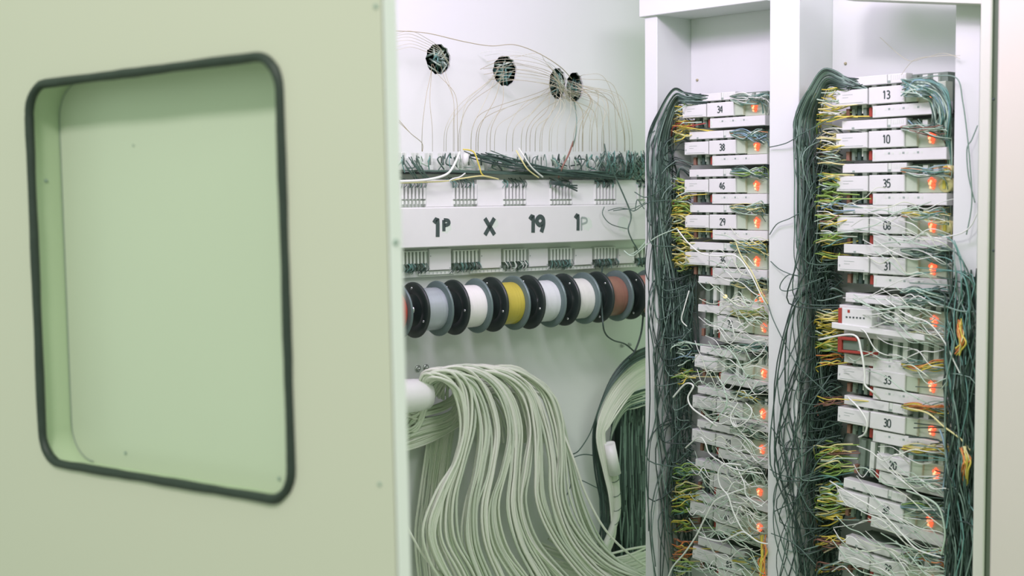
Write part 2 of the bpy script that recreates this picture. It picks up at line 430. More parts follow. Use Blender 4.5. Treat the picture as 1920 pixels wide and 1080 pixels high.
def proto_parts(kind=0):
    """name -> MB for one block"""
    out = []
    b = MB(); b.box((.012, .020, -.026), (.176, .070, .028), CHASS, Id);  # block body coloured dark for the wire shadows deep in the bay
    for k in range(9): b.box((.02+k*.017, .014, -.024), (.028+k*.017, .022, .026), WHITE2 if k % 3 else CHASS, Id)
    out.append(('chassis', b))
    b = MB(); b.box((0, 0, -.0115), (.055, .024, .0115), WHITE, Id, .001)
    b.box((.005, -.0004, -.0085), (.048, 0, -.0080), INKF, Id)
    b.box((.012, -.0003, .004), (.030, 0, .0045), INKF, Id); b.box((.012, -.0003, .000), (.022, 0, .0005), INKF, Id)
    b.box((.0035, -.0006, -.004), (.0050, 0, -.001), INKF, Id)
    out.append(('end_cover', b))
    b = MB(); b.box((.0572, 0.0004, -.0125), (.117, .024, .0125), WHITE, Id, .001); out.append(('number_plate', b))
    b = MB(); b.box((.117, .004, -.0125), (.136, .026, .0125), GREENW, Id, .001)
    b.box((.134, .010, -.0145), (.178, .030, .0140), GREENW, Id, .001); out.append(('lamp_plate', b))
    b = MB()
    b.box((.008, .004, .0165), (.086, .022, .0300), WHITE, Id, .0008)
    b.box((.0865, .0048, .0165), (.0925, .022, .0300), WHITE2, Id, .0008)
    b.box((.093, .004, .0165), (.118, .022, .0300), WHITE, Id, .0008)
    b.box((.0875, .0040, .0180), (.0915, .0048, .0210), INKF, Id)
    b.box((.026, .0036, .0172), (.030, .004, .0200), INKF, Id)
    for k in range(6): b.box((.096+k*.0033, .0036, .0215), (.0975+k*.0033, .004, .0285), WHITE2, Id)
    out.append(('upper_strip', b))
    b = MB(); b.box((.062, .003, -.0325), (.184, .020, -.0150), WHITE, Id, .0008)
    for k in range(11): 
        if k in (3, 7): continue
        b.box((.083+k*.006, .0027, -.0225), (.0865+k*.006, .003, -.0195), INKF if k % 2 else WHITE2, Id)
    b.box((.064, .0026, -.0285), (.067, .003, -.0195), SMUDGE, Id)
    out.append(('lower_strip', b))
    b = MB()
    for k, (x, mt) in enumerate(((.010, BRN), (.020, CHASS), (.030, DARK), (.040, CHASS), (.050, RED))):
        b.box((x, .012, -.030), (x+.006, .022, -.016), mt, Id, .001)
    out.append(('terminal', b))
    b = MB(); random.seed(11)
    for k in range(11):
        q = k*2.4; rr = .0006 + .0048*math.sqrt((k+.2)/11)
        b.ball(Vector((.157 + rr*math.cos(q)*1.0, .0085, rr*math.sin(q)*1.5)), .0021, LEDH if k in (1, 4, 7) else LED)
    out.append(('indicator_lamp', b))
    return out
protos = {}
def get_proto():
    if not protos:
        for nm, b in proto_parts():
            me = bpy.data.meshes.new(nm); me.from_pydata([tuple(v) for v in b.v], [], b.f)
            for mt in b.mats: me.materials.append(mt)
            me.polygons.foreach_set('material_index', b.mi); me.update(); protos[nm] = me
    return protos
def block(px, py, num, label, group, tilt=0, wd=-.012, scale=1.0, skip=(), dx=0, numw=.0019, yaw=0):
    """px,py = left edge / centre of plate row"""
    p = rk(px, py, wd)
    o = bpy.data.objects.new('terminal_block', None); COL.objects.link(o); LOCS[o.name] = p
    Mx = Matrix.Translation(p) @ Matrix.Rotation(ang+math.radians(yaw), 4, 'Z') @ Matrix.Rotation(math.radians(tilt), 4, 'Y') @ Matrix.Diagonal((scale, 1, scale, 1))
    o.matrix_world = Mx; tag(o, label, 'terminal block', group)
    for nm, me in get_proto().items():
        if nm in skip: continue
        c = bpy.data.objects.new(nm, me); COL.objects.link(c); c.parent = o
        if nm == 'indicator_lamp': c.rotation_euler = (0, U(-.5, .5)*0, 0); c.scale = (1, 1, U(.9, 1.15))
    if num:
        mb = MB(); digits(mb, num, Id, .082, -.0058, .0115, numw, INK, Vector((0, -1, 0)), yoff=.0002)
        me_o = mb.build('number', None); me_o.parent = o
    return o, Mx

RG = 'terminal blocks stacked in the right bay'; LG = 'terminal blocks stacked in the left bay'
ROWSR = [  # px, py, number, tilt, scale, skip, label
 (1567, 185, '13', -.6, 1, (), 'topmost terminal block in the right bay, numbered 13, teal wires over its right end'),
 (1567, 265, '10', -.3, 1, (), 'second terminal block in the right bay, numbered 10, red terminals showing below'),
 (1568, 345, '35', 0, 1, (), 'third terminal block in the right bay, numbered 35, beside a yellow plug'),
 (1569, 421, '08', .3, 1, (), 'fourth terminal block in the right bay, numbered 08, crossed by thin pale wires'),
 (1570, 494, '31', .8, 1, (), 'fifth terminal block in the right bay, numbered 31, under a dark sheaf of wires'),
 (1573, 585, None, 1.5, 1, ('number_plate',), 'sixth terminal block in the right bay, without number, red edged cover at its left'),
 (1570, 648, None, 2.2, 1, ('number_plate', 'indicator_lamp', 'end_cover', 'lamp_plate'), 'seventh terminal block in the right bay, thin and unnumbered, mostly hidden'),
 (1570, 698, '33', 2.4, 1, (), 'eighth terminal block in the right bay, numbered 33, crossed by a thick white wire'),
 (1570, 776, '30', 2.6, 1, (), 'ninth terminal block in the right bay, numbered 30, white wire over its left cover'),
 (1584, 852, '20', 3.6, .96, ('end_cover', 'upper_strip'), 'tenth terminal block in the right bay, numbered 20, lacking its left cover'),
 (1568, 930, '38', 5.0, 1, (), 'eleventh terminal block in the right bay, numbered 38, buried in pale wires'),
 (1572, 1037, '28', 5.0, 1, (), 'lowest terminal block in the right bay, numbered 28, at the bottom edge'),
]
ROWSL = [
 (1279, 210, '34', -.3, .92, (), 'topmost terminal block in the left bay, numbered 34'),
 (1283, 279, '38', -.2, .92, (), 'second terminal block in the left bay, numbered 38'),
 (1283, 349, '46', 0, .92, (), 'third terminal block in the left bay, numbered 46'),
 (1284, 415, '29', 0, .92, (), 'fourth terminal block in the left bay, numbered 29'),
 (1284, 484, '36', .4, .92, (), 'fifth terminal block in the left bay, numbered 36'),
 (1300, 546, None, 1.5, .86, ('number_plate', 'end_cover'), 'sixth terminal block in the left bay, open and grey beside the amber lamp'),
 (1299, 600, '72', 1.6, .90, ('end_cover',), 'seventh terminal block in the left bay, numbered 72, lacking its left cover'),
 (1302, 676, None, 4, .88, ('number_plate',), 'eighth terminal block in the left bay, without number, under crossed white wires'),
 (1298, 752, None, 2.5, .90, (), 'ninth terminal block in the left bay, with blank number plate'),
 (1297, 815, '21', 3.0, .90, (), 'tenth terminal block in the left bay, numbered 21'),
 (1293, 888, None, 4.5, .90, ('end_cover',), 'eleventh terminal block in the left bay, lacking its left cover, buried in wires'),
 (1293, 950, '10', 5, .90, (), 'twelfth terminal block in the left bay, numbered 10, tilted'),
 (1298, 1035, '83', 5, .90, (), 'lowest terminal block in the left bay, numbered 83, tilted'),
]
random.seed(21)
for px, py, num, tilt, sc, sk, lab in ROWSR: block(px, py, num, lab, RG, tilt, -.012, sc, sk)
for px, py, num, tilt, sc, sk, lab in ROWSL: block(px, py, num, lab, LG, tilt, -.015, sc, sk)

# amber lamp and extra red lamp, red edged block, loose labels
mb = MB(); mb.ball(rk(1360, 556, .012), .0034, LEDO)
o = mb.build('amber_lamp', None, origin=rk(1360, 556, .012)); tag(o, 'small glowing amber lamp below the block numbered 36', 'lamp')
mb = MB(); mb.ball(rk(1417, 563, .004), .0024, LED)
o = mb.build('red_lamp', None, origin=rk(1417, 563, .004)); tag(o, 'single small red lamp right of the glowing amber lamp', 'lamp')

# ================================================================== WIRES
random.seed(5)
def wires_obj(name, specs, origin, label, cat, group=None, kind=None, sides=4):
    """specs: list of (pts, r, mat) -> one top-level mesh"""
    mb = MB()
    for P, r, mt in specs: mb.tube(P, r, mt, sides, cap=False)
    o = mb.build(name, None, origin=origin); tag(o, label, cat, group, kind); return o
def wires_thing(name, specs, origin, label, cat, group=None, part='wire', sides=5):
    t = empty(name, tuple(origin), label, cat, group)
    for P, r, mt in specs:
        mb = MB(); mb.tube(P, r, mt, sides, cap=False); mb.build(part, t)
    return t
PXM = 2.1 / F      # metres per pixel on the rack

def tuft(px, py, hh, n, cols, ln=45, w_=-.012):
    S = []
    for i in range(n):
        y = py + U(-hh, hh); l = ln * U(.55, .95); gx = U(4, 62) if R() < .45 else U(2, 10)
        ex, ey = px - l, y + U(-10, 14) + (py-y)*.2
        wv = w_ + U(-.03, .006)
        L = [(px+gx, y*.5+py*.5+U(-6, 6), wv-.010), (px-2, y, wv), (px-l*.5, (y+ey)/2+U(-5, 5), wv + U(-.004, .014)), (ex, ey, wv+U(-.02, .012))]
        if R() < .35: L.append((ex-U(-6, 4), ey+U(6, 22), wv-.02))
        S.append((rw(L, 4), U(1.0, 1.6)*PXM, random.choice(cols)))
    return S
YC = [YEL, YEL2, YEL2, YEL, YEL, GRN, WG]; GC = [GRN, GRN, YEL2, YEL, WG, WT, GRN]
random.seed(8)
TR = [(185, YC, 22, 22), (215, YC+[WB, ORG, WW], 10, 16), (262, [YEL2, YEL2, YEL, WW], 26, 26), (300, [YEL2, BRN, BLK3, WG], 10, 12), (340, GC, 14, 20), (362, GC, 18, 20),
      (393, [YEL, YEL2, WW, BRN, WB], 14, 20), (412, YC+[WW], 12, 18), (438, [WG, WW, WG, GRN], 12, 18), (450, GC, 10, 14),
      (478, [YEL, GRN, BLK3], 8, 8), (596, YC, 16, 26), (622, YC, 10, 16), (645, YC+[GRN], 14, 26), (672, [YEL, YEL, ORG, WT], 12, 12), (752, [YEL, BRN, BLK2], 8, 10), (842, [YEL, YEL2, GRN, BRN], 12, 20), (872, GC, 20, 26),
      (918, GC, 22, 30), (948, GC+[WT], 18, 22), (968, [YEL, YEL, ORG, BLK3], 10, 14), (1016, [YEL, BRN, KHA], 12, 18), (1060, [BRN, YEL, BLK3], 12, 14)]
ordi = ['topmost','second','third','fourth','fifth','sixth','seventh','eighth','ninth','tenth','eleventh','twelfth','thirteenth','fourteenth','fifteenth','sixteenth','seventeenth','eighteenth','nineteenth','twentieth','twenty first','twenty second','lowest']
def cname(cols):
    if cols is GC or cols[0] is GRN: return 'green and yellow'
    if cols[0] is WG: return 'pale green and white'
    if cols[0] is BRN: return 'brown and yellow'
    return 'yellow'
for i, (py, cols, hh, n) in enumerate(TR):
    wires_obj('wire_tuft', tuft(1572, py, hh, n, cols, 48), rk(1560, py, -.02), f'{cname(cols)} wire tuft, {ordi[i]} down the left side of right bay', 'wires', 'short wire tufts left of the right bay blocks')
TL = [(208, YC, 14, 16), (232, YC+[ORG, RED], 8, 14), (250, YC, 12, 18), (350, GC, 12, 14), (367, YC+[RED], 8, 14), (388, YC+[WG], 10, 14), (400, GC, 10, 12), (420, YC, 12, 14), (448, YC, 16, 22), (472, YC, 10, 14),
      (496, YC, 10, 16), (660, [WG, WG, WB, WT], 20, 18), (700, [YEL, GRN, YEL2], 10, 14), (880, [GRN, WT, WG, GRN], 18, 22), (918, GC, 18, 24), (945, [GRN, YEL, WT], 16, 22), (985, [YEL, BRN, GRN], 14, 14), (1030, [BRN, ORG, YEL], 16, 16), (1062, GC, 14, 18)]
for i, (py, cols, hh, n) in enumerate(TL):
    lb = 'lowest' if i == len(TL)-1 else ordi[i]
    wires_obj('wire_tuft', tuft(1290, py, hh, n, cols, 34, -.015), rk(1280, py, -.02), f'{cname(cols)} wire tuft, {lb} down the left side of left bay', 'wires', 'short wire tufts left of the left bay blocks')

# ---- black harnesses
def wlim(x):
    if x < 1443: return .003 if x < 1234 else max(-.084, .003 - (x-1234)/60*.088)
    return .003 if x < 1499 else max(-.086, .003 - (x-1499)/68*.09)
def cl(L): return [(x, y, max(w_, wlim(x))) for x, y, w_ in L]
def harness(n, xb, xfun, yr, ws, lmin, lmax, cols, rr=(.8, 1.5), seed=1, wl=0.02, bias=.62, smooth=1.0):
    random.seed(seed); S = []
    for i in range(n):
        y0 = U(*yr); ln = U(lmin, lmax); y1 = min(y0 + ln, 1120)
        pts = [(xb + U(0, 10), y0, -.05), ]
        k = max(2, int((y1-y0) / (105 + 30*smooth))); off = R()**bias; ph = U(0, 6)
        pts.append((xb - 34 + off*20, y0 - U(4, 16), -.035))
        for j in range(k+1):
            y = y0 + 15 + (y1-y0-15) * (j+.3*R())/k
            lo, hi = xfun(y)
            x = lo + (hi-lo) * min(1, max(0, off + .20*math.sin(ph + y*.016) + U(-.06, .06)*smooth))
            frac = (x-lo)/(hi-lo)
            pts.append((x, y, wl + ws*(1-frac) - .075*frac + U(-.004, .004)))
        if R() < .75: pts.append((xb + U(-4, 8), y1 + U(0, 25), -.03))
        S.append((rw(cl(pts), 5), U(*rr)*PXM, random.choice(cols)))
    return S
BC = [BLK, BLK, BLK2, BLK2, BLK3]
# left bay: arch over the top then down
def arch(xb, yb, xa, ya, xl, yl, ylow, n, sp, seed, cols=BC):
    random.seed(seed); S = []
    for i in range(n):
        t = R(); d = t * sp
        e = ylow * U(.5, 1)
        L = [(xb + U(0, 40), yb + U(-2, 22), -.02), (xb - 8, yb - 6 + d*.5, -.008), (xa + d*.2, ya + d*.75, .006 - .03*t),
             ((xa+xl)/2 + d*.55, ya*.62+yl*.38 + d*.5, .01-.03*t), (xl + d*.95, yl + d*.3, .012-.05*t), (xl + d*U(.6, 1.2), yl + (e-yl)*.4, .012-.05*t),
             (xl + d*U(.5, 1.3), yl + (e-yl)*.7, .012-.05*t), (xl + d*1.1 + U(0, 15), e, -.02-.03*t), (xl + 50 + U(0, 20), e + U(10, 40), -.05)]
        S.append((rw(cl(L), 6), U(.8, 1.5)*PXM, random.choice(cols)))
    return S
xl = lambda y: (1214, 1262) if y < 330 else ((1218, 1275) if y < 520 else (1216, 1296))
S = arch(1290, 178, 1262, 166, 1213, 262, 620, 34, 42, 2)
S += harness(76, 1290, xl, (200, 560), .0, 120, 420, BC, seed=3)
S += harness(56, 1296, xl, (500, 1010), .0, 100, 380, BC, seed=4)
wires_thing('wire_harness', S, rk(1250, 600, .0), 'tangle of black wires hanging down the left side of the left bay', 'wires', part='wire')
random.seed(12)
S = []
for i in range(60):     # dense dark sheaf, y 500-700
    x = U(1238, 1300); L = [(x+U(-6, 20), 505+U(-8, 8), -.045), (x+U(-12, 8), 560, -.035), (x+U(-5, 12), 620+U(-8, 8), -.04), (x+U(0, 30), 700, -.05)]
    S.append((rw(cl(L), 4), 1.4*PXM, random.choice([BLK2, BLK2, BLK])))
wires_obj('wire_sheaf', S, rk(1270, 600, -.04), 'dense dark green wire sheaf hanging below the block numbered 36', 'wires')
xr = lambda y: (1492, 1545) if y < 330 else ((1496, 1560) if y < 520 else ((1478, 1562) if y < 700 else (1452, 1560)))
S = arch(1590, 148, 1545, 128, 1489, 222, 560, 46, 52, 6)
S += harness(60, 1575, xr, (240, 560), .0, 160, 460, BC, seed=7)
S += harness(96, 1572, xr, (520, 1010), .0, 120, 420, [BLK, BLK, BLK2], seed=9, bias=.28)
S += harness(24, 1560, xr, (540, 960), .0, 220, 520, BC, seed=10, bias=1.5)
wires_thing('wire_harness', S, rk(1530, 600, 0), 'thick tangle of black wires between the middle post and the right bay blocks', 'wires', part='wire')
random.seed(13); S = []
for i in range(130):
    x = U(1530, 1575); y0 = random.choice([450, 470, 560, 680, 760, 800, 960]); L = [(x+U(-6, 14), y0+U(-8, 18), -.055), (x+U(-12, 4), y0+50, -.05), (x+U(-5, 5), y0+110+U(-8, 8), -.05), (x+U(0, 14), y0+150, -.06)]
    S.append((rw(cl(L), 4), 1.5*PXM, random.choice([BLK2, BLK, BLK])))
wires_obj('wire_sheaf', S, rk(1550, 600, -.05), 'dense dark wire sheaf deep inside left edge of the right bay', 'wires')

# right side of right bay
random.seed(31)
S = []
for i in range(70):   # fall from top right corner
    t = R()
    L = [(1695+U(-6, 6), 160+U(-14, 22), -.005), (1725+U(-10, 10), 148+t*34, .006), (1762+U(-8, 6)-t*18, 152+t*32+U(0, 12), .008-.02*t), (1782-t*34, 195+t*20+U(-5, 10), .004-.02*t),
         (1780-t*30+U(-6, 6), 240+U(-12, 14), -.01-.02*t)]
    if t < .5: L += [(1755+U(-12, 20), 262+U(-8, 14), -.03), (1700+U(-8, 30), 232+U(-10, 14), -.02)] if R() < .4 else [(1782+U(-6, 3), 300+U(-12, 20), -.03), (1780+U(-8, 3), 380+U(-20, 60), -.04)]
    S.append((rw(L, 4), U(.8, 1.4)*PXM, random.choice([WT, WT, WB, WG, BLK2, BLK3, BLK2])))
wires_thing('wire_harness', S, rk(1760, 200, 0), 'teal and grey wires spilling over the top right corner of the right bay', 'wires')
S = []
for i in range(95):   # dark mass lower right
    y0 = U(440, 980); ln = U(120, 420); t = R()
    k = 5; L = [(1700+U(0, 60), y0-U(0, 20), -.004)] if R() < .35 else []
    for j in range(k):
        y = y0 + ln*j/(k-1)
        hi = min(1832, 1785 + (y-440)*.5) if y < 560 else 1831
        x = 1772 + (hi-1772)*min(1, max(0, t + .2*math.sin(i + y*.02) + U(-.1, .1)))
        L.append((x, y, .012 + U(-.004, .014)))
    S.append((rw(L, 4), U(.8, 1.5)*PXM, random.choice([BLK, BLK2, BLK2, BLK3, WT, BLK])))
wires_thing('wire_harness', S, rk(1810, 700, 0), 'dark tangle of wires in front of the right hand post, lower half', 'wires')
S = []
for i in range(150):
    x = U(1776, 1833); y0 = U(500, 1000); L = [(x+U(-8, 8), y0, .004), (x+U(-10, 10), y0+50, .003), (x+U(-10, 10), y0+100, .006), (x+U(-8, 8), y0+160, .004)]
    L = [(min(a, 1832), b, c) for a, b, c in L]
    S.append((rw(L, 3), U(1.2, 2.0)*PXM, random.choice([BLK, BLK2, BLK])))
wires_obj('wire_sheaf', S, rk(1805, 800, .004), 'dense dark wire mat lying against right post, lower right', 'wires')

# wires leaving each block to the right
random.seed(41)
def right_loom(px, py, xe, n, cols, w_=-.004, drop=22):
    S = []
    for i in range(n):
        a = U(-6, 8); b = U(-10, drop)
        L = [(px+U(-6, 4), py+a*.6, w_-.006), (px+(xe-px)*.3, py+a+U(-4, 8), w_+U(0, .008)), (px+(xe-px)*.65, py+b*.7+U(-5, 6), w_+U(-.012, .010)), (xe+U(-14, 2), py+b+U(-5, 6), w_-U(.0, .03))]
        if R() < .3: L.append((xe-U(0, 10), py+b+U(20, 60), w_-.03))
        S.append((rw(L, 4), U(.75, 1.3)*PXM, random.choice(cols)))
    return S
C1 = [WT, WG, BLK2, BLK3, WW, WB]; C2 = [YEL, YEL2, ORG, WG, WT, WW]; C3 = [BLK2, BLK3, WT, WG, BLK2]
RR = [(240, C3+[BRN], 30, 26), (318, C1+[ORG], 22, 16), (400, C2+C1, 26, 18), (470, C3+[WW], 36, 34), (545, C3, 26, 22), (566, [BLK2, BLK3, WG], 22, 12), (625, [WW, WG, WW, YEL2], 22, 24), (683, [ORG, YEL, WT, BLK3], 20, 16),
      (760, [ORG, YEL, BLK3, WT], 20, 20), (838, [YEL, YEL2, BLK3, BRN], 16, 20), (900, [WG, WW, BLK3], 16, 20), (948, C1+[GRN], 22, 30), (1040, C1+[GRN, ORG], 24, 20)]
desc = ['dark green', 'teal and white', 'yellow and teal', 'dark green and white', 'dark', 'grey', 'white', 'orange and yellow', 'orange', 'straw', 'pale green', 'green and blue', 'mixed']
for i, (py, cols, n, dr) in enumerate(RR):
    wires_obj('wire_loom', right_loom(1694, py, 1782, n, cols, drop=dr), rk(1730, py, 0), f'{desc[i]} wires running right from the right bay blocks, {ordi[i]} from the top', 'wires', 'wires leaving the right bay blocks')
RL = [(183, C3+[WW], 26, 14), (250, C1+[ORG], 26, 20), (320, C1+[GRN], 22, 26), (388, C1+[YEL2], 26, 20), (458, [WB, YEL, WG, WT, YEL2], 24, 22), (530, [BLK2, BLK3, WG, YEL2], 26, 30), (585, [YEL, YEL2, GRN, WG], 20, 16),
      (650, [BLK3, WW, WT], 18, 14), (735, [YEL, WG, BLK2], 14, 30), (800, [WG, WW, BLK2], 24, 30), (870, [WW, WG, BLK2], 22, 24), (1000, [WW, WG, BLK2, YEL], 26, 30), (1050, [YEL, BLK2, WG], 18, 30)]
desc = ['dark green', 'teal', 'green and white', 'pale', 'blue and yellow', 'dark', 'yellow', 'grey', 'few yellow', 'pale green', 'white', 'white and black', 'mixed yellow']
for i, (py, cols, n, dr) in enumerate(RL):
    wires_obj('wire_loom', right_loom(1374, py, 1441, n, cols, -.012, dr), rk(1410, py, 0), f'{desc[i]} wires running right from the left bay blocks, {ordi[i]} from the top', 'wires', 'wires leaving the left bay blocks')

# pale wires across block fronts
random.seed(51)
def crossing(n, x0, x1, yr, cols, amp=30, slope=.3, wr=(.002, .022), r=(.6, 1.15)):
    S = []
    for i in range(n):
        xa = U(x0, x0+(x1-x0)*.6); xb = min(x1, xa + U(.25, .8)*(x1-x0)); y = U(*yr); sl = slope + U(-.5, .5)
        L = []; k = 4; 
        for j in range(k+1):
            t = j/k; L.append((xa+(xb-xa)*t, y + sl*(xb-xa)*t + U(-amp, amp)*(.4 if j in (0, k) else .8), (U(*wr) if 0 < j < k else wr[0]-.01)))
        S.append((rw(L, 5), U(*r)*PXM, random.choice(cols)))
    return S
PC = [WW, WG, WW, WG, CREAM]
wires_thing('loose_wires', crossing(70, 1288, 1440, (560, 800), PC, 22, .15) + crossing(90, 1285, 1440, (800, 1075), PC, 22, .35), rk(1360, 820, .01),
            'pale loose wires tangled across the lower left bay blocks', 'wires')
wires_thing('loose_wires', crossing(14, 1285, 1440, (380, 560), PC, 16, .3), rk(1360, 470, .01), 'few white wires crossing blocks numbered 29 and 36', 'wires')
wires_thing('loose_wires', crossing(26, 1580, 1790, (380, 480), PC, 14, .1) + crossing(34, 1580, 1790, (520, 700), PC, 14, .2), rk(1680, 560, .01),
            'pale wires sweeping across the middle of the right bay', 'wires')
wires_thing('loose_wires', crossing(60, 1560, 1800, (840, 1075), PC, 20, .45), rk(1680, 960, .01), 'pale wires tangled across the bottom of the right bay', 'wires')

# traced single wires
def single(L, r, mt, label, name='loose_wire', cat='wire', plane=rw, n=8):
    P = plane(L, n); mb = MB(); mb.tube(P, r*PXM, mt, 6, cap=True); o = mb.build(name, None, origin=P[0]); tag(o, label, cat); return o
single([(1443, 276, .006), (1475, 268, .012), (1505, 250, .016), (1540, 232, .01), (1570, 215, 0)], 1.0, BLK2, 'thin dark wire crossing the middle post beside the block numbered 10')
single([(1443, 440, .006), (1457, 420, .008), (1480, 410, .012), (1498, 400, .015)], 1.0, BLK2, 'thin dark wire bent over the middle post near its middle')
single([(1445, 490, .006), (1462, 505, .01), (1485, 515, .014), (1500, 518, .012), (1480, 515, .016), (1466, 528, .014), (1463, 542, .012), (1480, 545, .012), (1520, 530, .01), (1545, 520, 0)], 1.0, BLK2, 'dark wire making a small loop on the middle post')
single([(1440, 570, .006), (1450, 600, .01), (1475, 650, .012), (1500, 690, .015), (1560, 745, .0)], 1.0, BLK2, 'long dark wire slanting down across the middle post')
single([(1540, 590, -.03), (1510, 620, .01), (1500, 690, .012), (1470, 760, .012), (1462, 830, .012), (1480, 900, .012), (1500, 960, .012), (1530, 1010, 0)], 1.2, BLK, 'black wire bowing left over the lower middle post')
for k, L in enumerate([
    [(1560, 700, -.02), (1520, 760, .01), (1480, 840, .012), (1455, 920, .012), (1452, 1000, .012), (1480, 1090, .012)],
    [(1548, 820, -.02), (1510, 850, .01), (1470, 880, .012), (1450, 940, .012), (1470, 1030, .012), (1500, 1090, .01)],
    [(1540, 880, -.02), (1500, 895, .01), (1462, 890, .012), (1444, 880, .008)],
    [(1450, 960, .008), (1500, 930, .012), (1530, 870, .01), (1550, 850, -.01)],
    [(1446, 1000, .008), (1490, 1020, .012), (1530, 1060, .01)],
    [(1446, 800, .008), (1470, 840, .012), (1490, 900, .013), (1520, 960, .01), (1545, 980, -.01)]]):
    nm = ['topmost start, longest bow', 'second bow', 'short upper curl', 'rising right', 'low slanting', 'falling right'][k]
    single(L, 1.1, BLK2, f'dark green wire on the lower middle post, {nm}')
single([(1535, 637, .0), (1600, 628, .02), (1615, 660, .024), (1621, 700, .024), (1622, 722, .024), (1637, 735, .02), (1650, 748, 0)], 2.0, WW, 'thick white wire hanging over the block numbered 33')
single([(1590, 745, .01), (1610, 765, .02), (1625, 790, .022), (1622, 812, .02), (1610, 820, .01)], 1.8, WW, 'second thick white wire, shorter, draped over the left cover below the first')
single([(1700, 150, .0), (1760, 142, .015), (1795, 148, .018), (1805, 190, .018), (1812, 240, .016), (1818, 300, .016), (1822, 380, .016), (1812, 440, .016)], 1.2, BLK3, 'dark wire falling outside top right corner of the right bay')
single([(1833, 235, .01), (1822, 262, .014), (1813, 280, .016), (1816, 330, .015), (1828, 380, .014)], 1.1, BLK3, 'short dark wire hooked on the right post')
single([(1765, 445, .01), (1800, 438, .016), (1820, 424, .018), (1832, 400, .02)], 1.2, WW, 'white wire reaching over the right post')
single([(1690, 572, .012), (1720, 560, .02), (1760, 570, .02), (1800, 583, .02), (1833, 584, .02)], 1.6, BLK3, 'thick dark wire running right at the height of the unnumbered block')
single([(1660, 560, .012), (1700, 590, .022), (1740, 605, .022), (1770, 640, .022), (1790, 680, .02), (1800, 700, .018)], 1.3, WW, 'white wire curving down right below block 31')
single([(1600, 560, .012), (1650, 580, .02), (1700, 575, .022), (1765, 588, .02)], 1.4, WG, 'pale wire draped over the red edged block')
single([(1718, 690, .015), (1740, 720, .02), (1775, 710, .02), (1765, 730, .015)], 1.0, WG, 'thin pale wire touching the lamp of the block numbered 33')
single([(1700, 765, .01), (1740, 775, .018), (1770, 800, .02), (1800, 822, .02), (1820, 845, .018)], 1.7, YEL2, 'straw coloured wire slanting right below the block numbered 30')
single([(1556, 902, .0), (1600, 930, .018), (1650, 960, .02), (1690, 1000, .02), (1720, 1030, .02), (1765, 1045, .015)], 1.4, WW, 'white wire slanting down across the block numbered 38')
single([(1700, 920, .012), (1740, 935, .02), (1762, 955, .022), (1772, 1000, .022), (1765, 1040, .018)], 1.8, WG, 'thick pale green wire curling at right of the block numbered 38')
single([(1768, 920, .01), (1775, 870, .016), (1770, 830, .016), (1762, 805, .014)], 1.9, WB, 'thick pale blue wire standing right of the block numbered 20')
single([(1650, 70, -.07), (1700, 112, -.05), (1735, 108, -.03), (1770, 100, -.01), (1800, 110, .012)], .5, KHA2, 'hair thin wire above the right bay blocks')
single([(1690, 140, -.01), (1715, 112, .0), (1760, 105, .01), (1800, 104, .012)], .5, KHA2, 'hair thin wire rising from the block numbered 13')
# left bay traced
single([(1262, 745, .01), (1285, 720, .015), (1300, 724, .018), (1290, 745, .02), (1298, 765, .022), (1325, 785, .022), (1345, 800, .015)], 1.9, WW, 'thick white wire zigzagging in the left bay below the block numbered 72')
single([(1345, 705, .012), (1358, 730, .02), (1362, 760, .022), (1340, 790, .018), (1332, 802, .01)], 1.5, WG, 'pale wire hanging at the centre of the left bay')
single([(1384, 755, .015), (1370, 780, .02), (1378, 800, .022), (1400, 790, .022), (1410, 770, .018), (1398, 755, .014)], 1.3, WW, 'white wire loop beside a red lamp in the left bay')
single([(1285, 840, .01), (1310, 820, .018), (1322, 830, .02), (1330, 850, .02), (1355, 868, .02), (1380, 880, .018), (1430, 888, .01)], 1.5, WW, 'white wire rising then falling across the block numbered 21')
single([(1390, 872, .012), (1360, 870, .02), (1347, 885, .022), (1350, 910, .022), (1365, 930, .022), (1375, 960, .022), (1390, 990, .02), (1400, 1000, .014)], 1.7, WW, 'thick white wire hooking down in the lower left bay')
single([(1378, 870, .012), (1395, 905, .022), (1400, 930, .022), (1430, 950, .014)], 1.4, WW, 'white wire bending right in the lower left bay')
single([(1252, 1085, .016), (1262, 1062, .018), (1285, 1035, .02), (1305, 1005, .022), (1320, 975, .022), (1340, 940, .022), (1370, 925, .02), (1400, 915, .014)], 1.7, WW, 'long white wire rising from the bottom left of the left bay')
single([(1310, 1005, .012), (1350, 1015, .02), (1375, 1005, .022), (1395, 998, .022), (1420, 1015, .02), (1440, 1020, .008)], 1.7, WW, 'white wire waving across the bottom of the left bay')
single([(1292, 545, .01), (1282, 580, .016), (1278, 600, .016), (1288, 612, .012)], 1.2, WW, 'thin white wire dangling left of the amber lamp')
single([(1270, 430, .01), (1290, 455, .018), (1315, 475, .02), (1345, 480, .02), (1380, 480, .02), (1405, 510, .02), (1430, 560, .015), (1442, 580, .0)], 1.4, WW, 'long white wire sweeping down over the block numbered 36')
single([(1378, 450, .01), (1390, 480, .018), (1410, 510, .02), (1428, 548, .016), (1440, 570, .004)], 1.2, YEL2, 'straw coloured wire falling right of the block numbered 36')
single([(1208, 392, .006), (1195, 375, .01), (1190, 395, .01), (1180, 392, .0)], 1.0, BLK2, 'short dark wire curling left from the frame edge')
single([(1265, 330, .012), (1235, 358, .014), (1210, 370, .014), (1190, 360, .012)], 1.1, BLK2, 'dark wire leaving the left post near its top')
single([(1255, 375, .012), (1215, 380, .014), (1190, 395, .02), (1176, 392, .02), (1150, 395, .02)], 1.0, BLK2, 'thin dark wire reaching left towards the lettered strip')
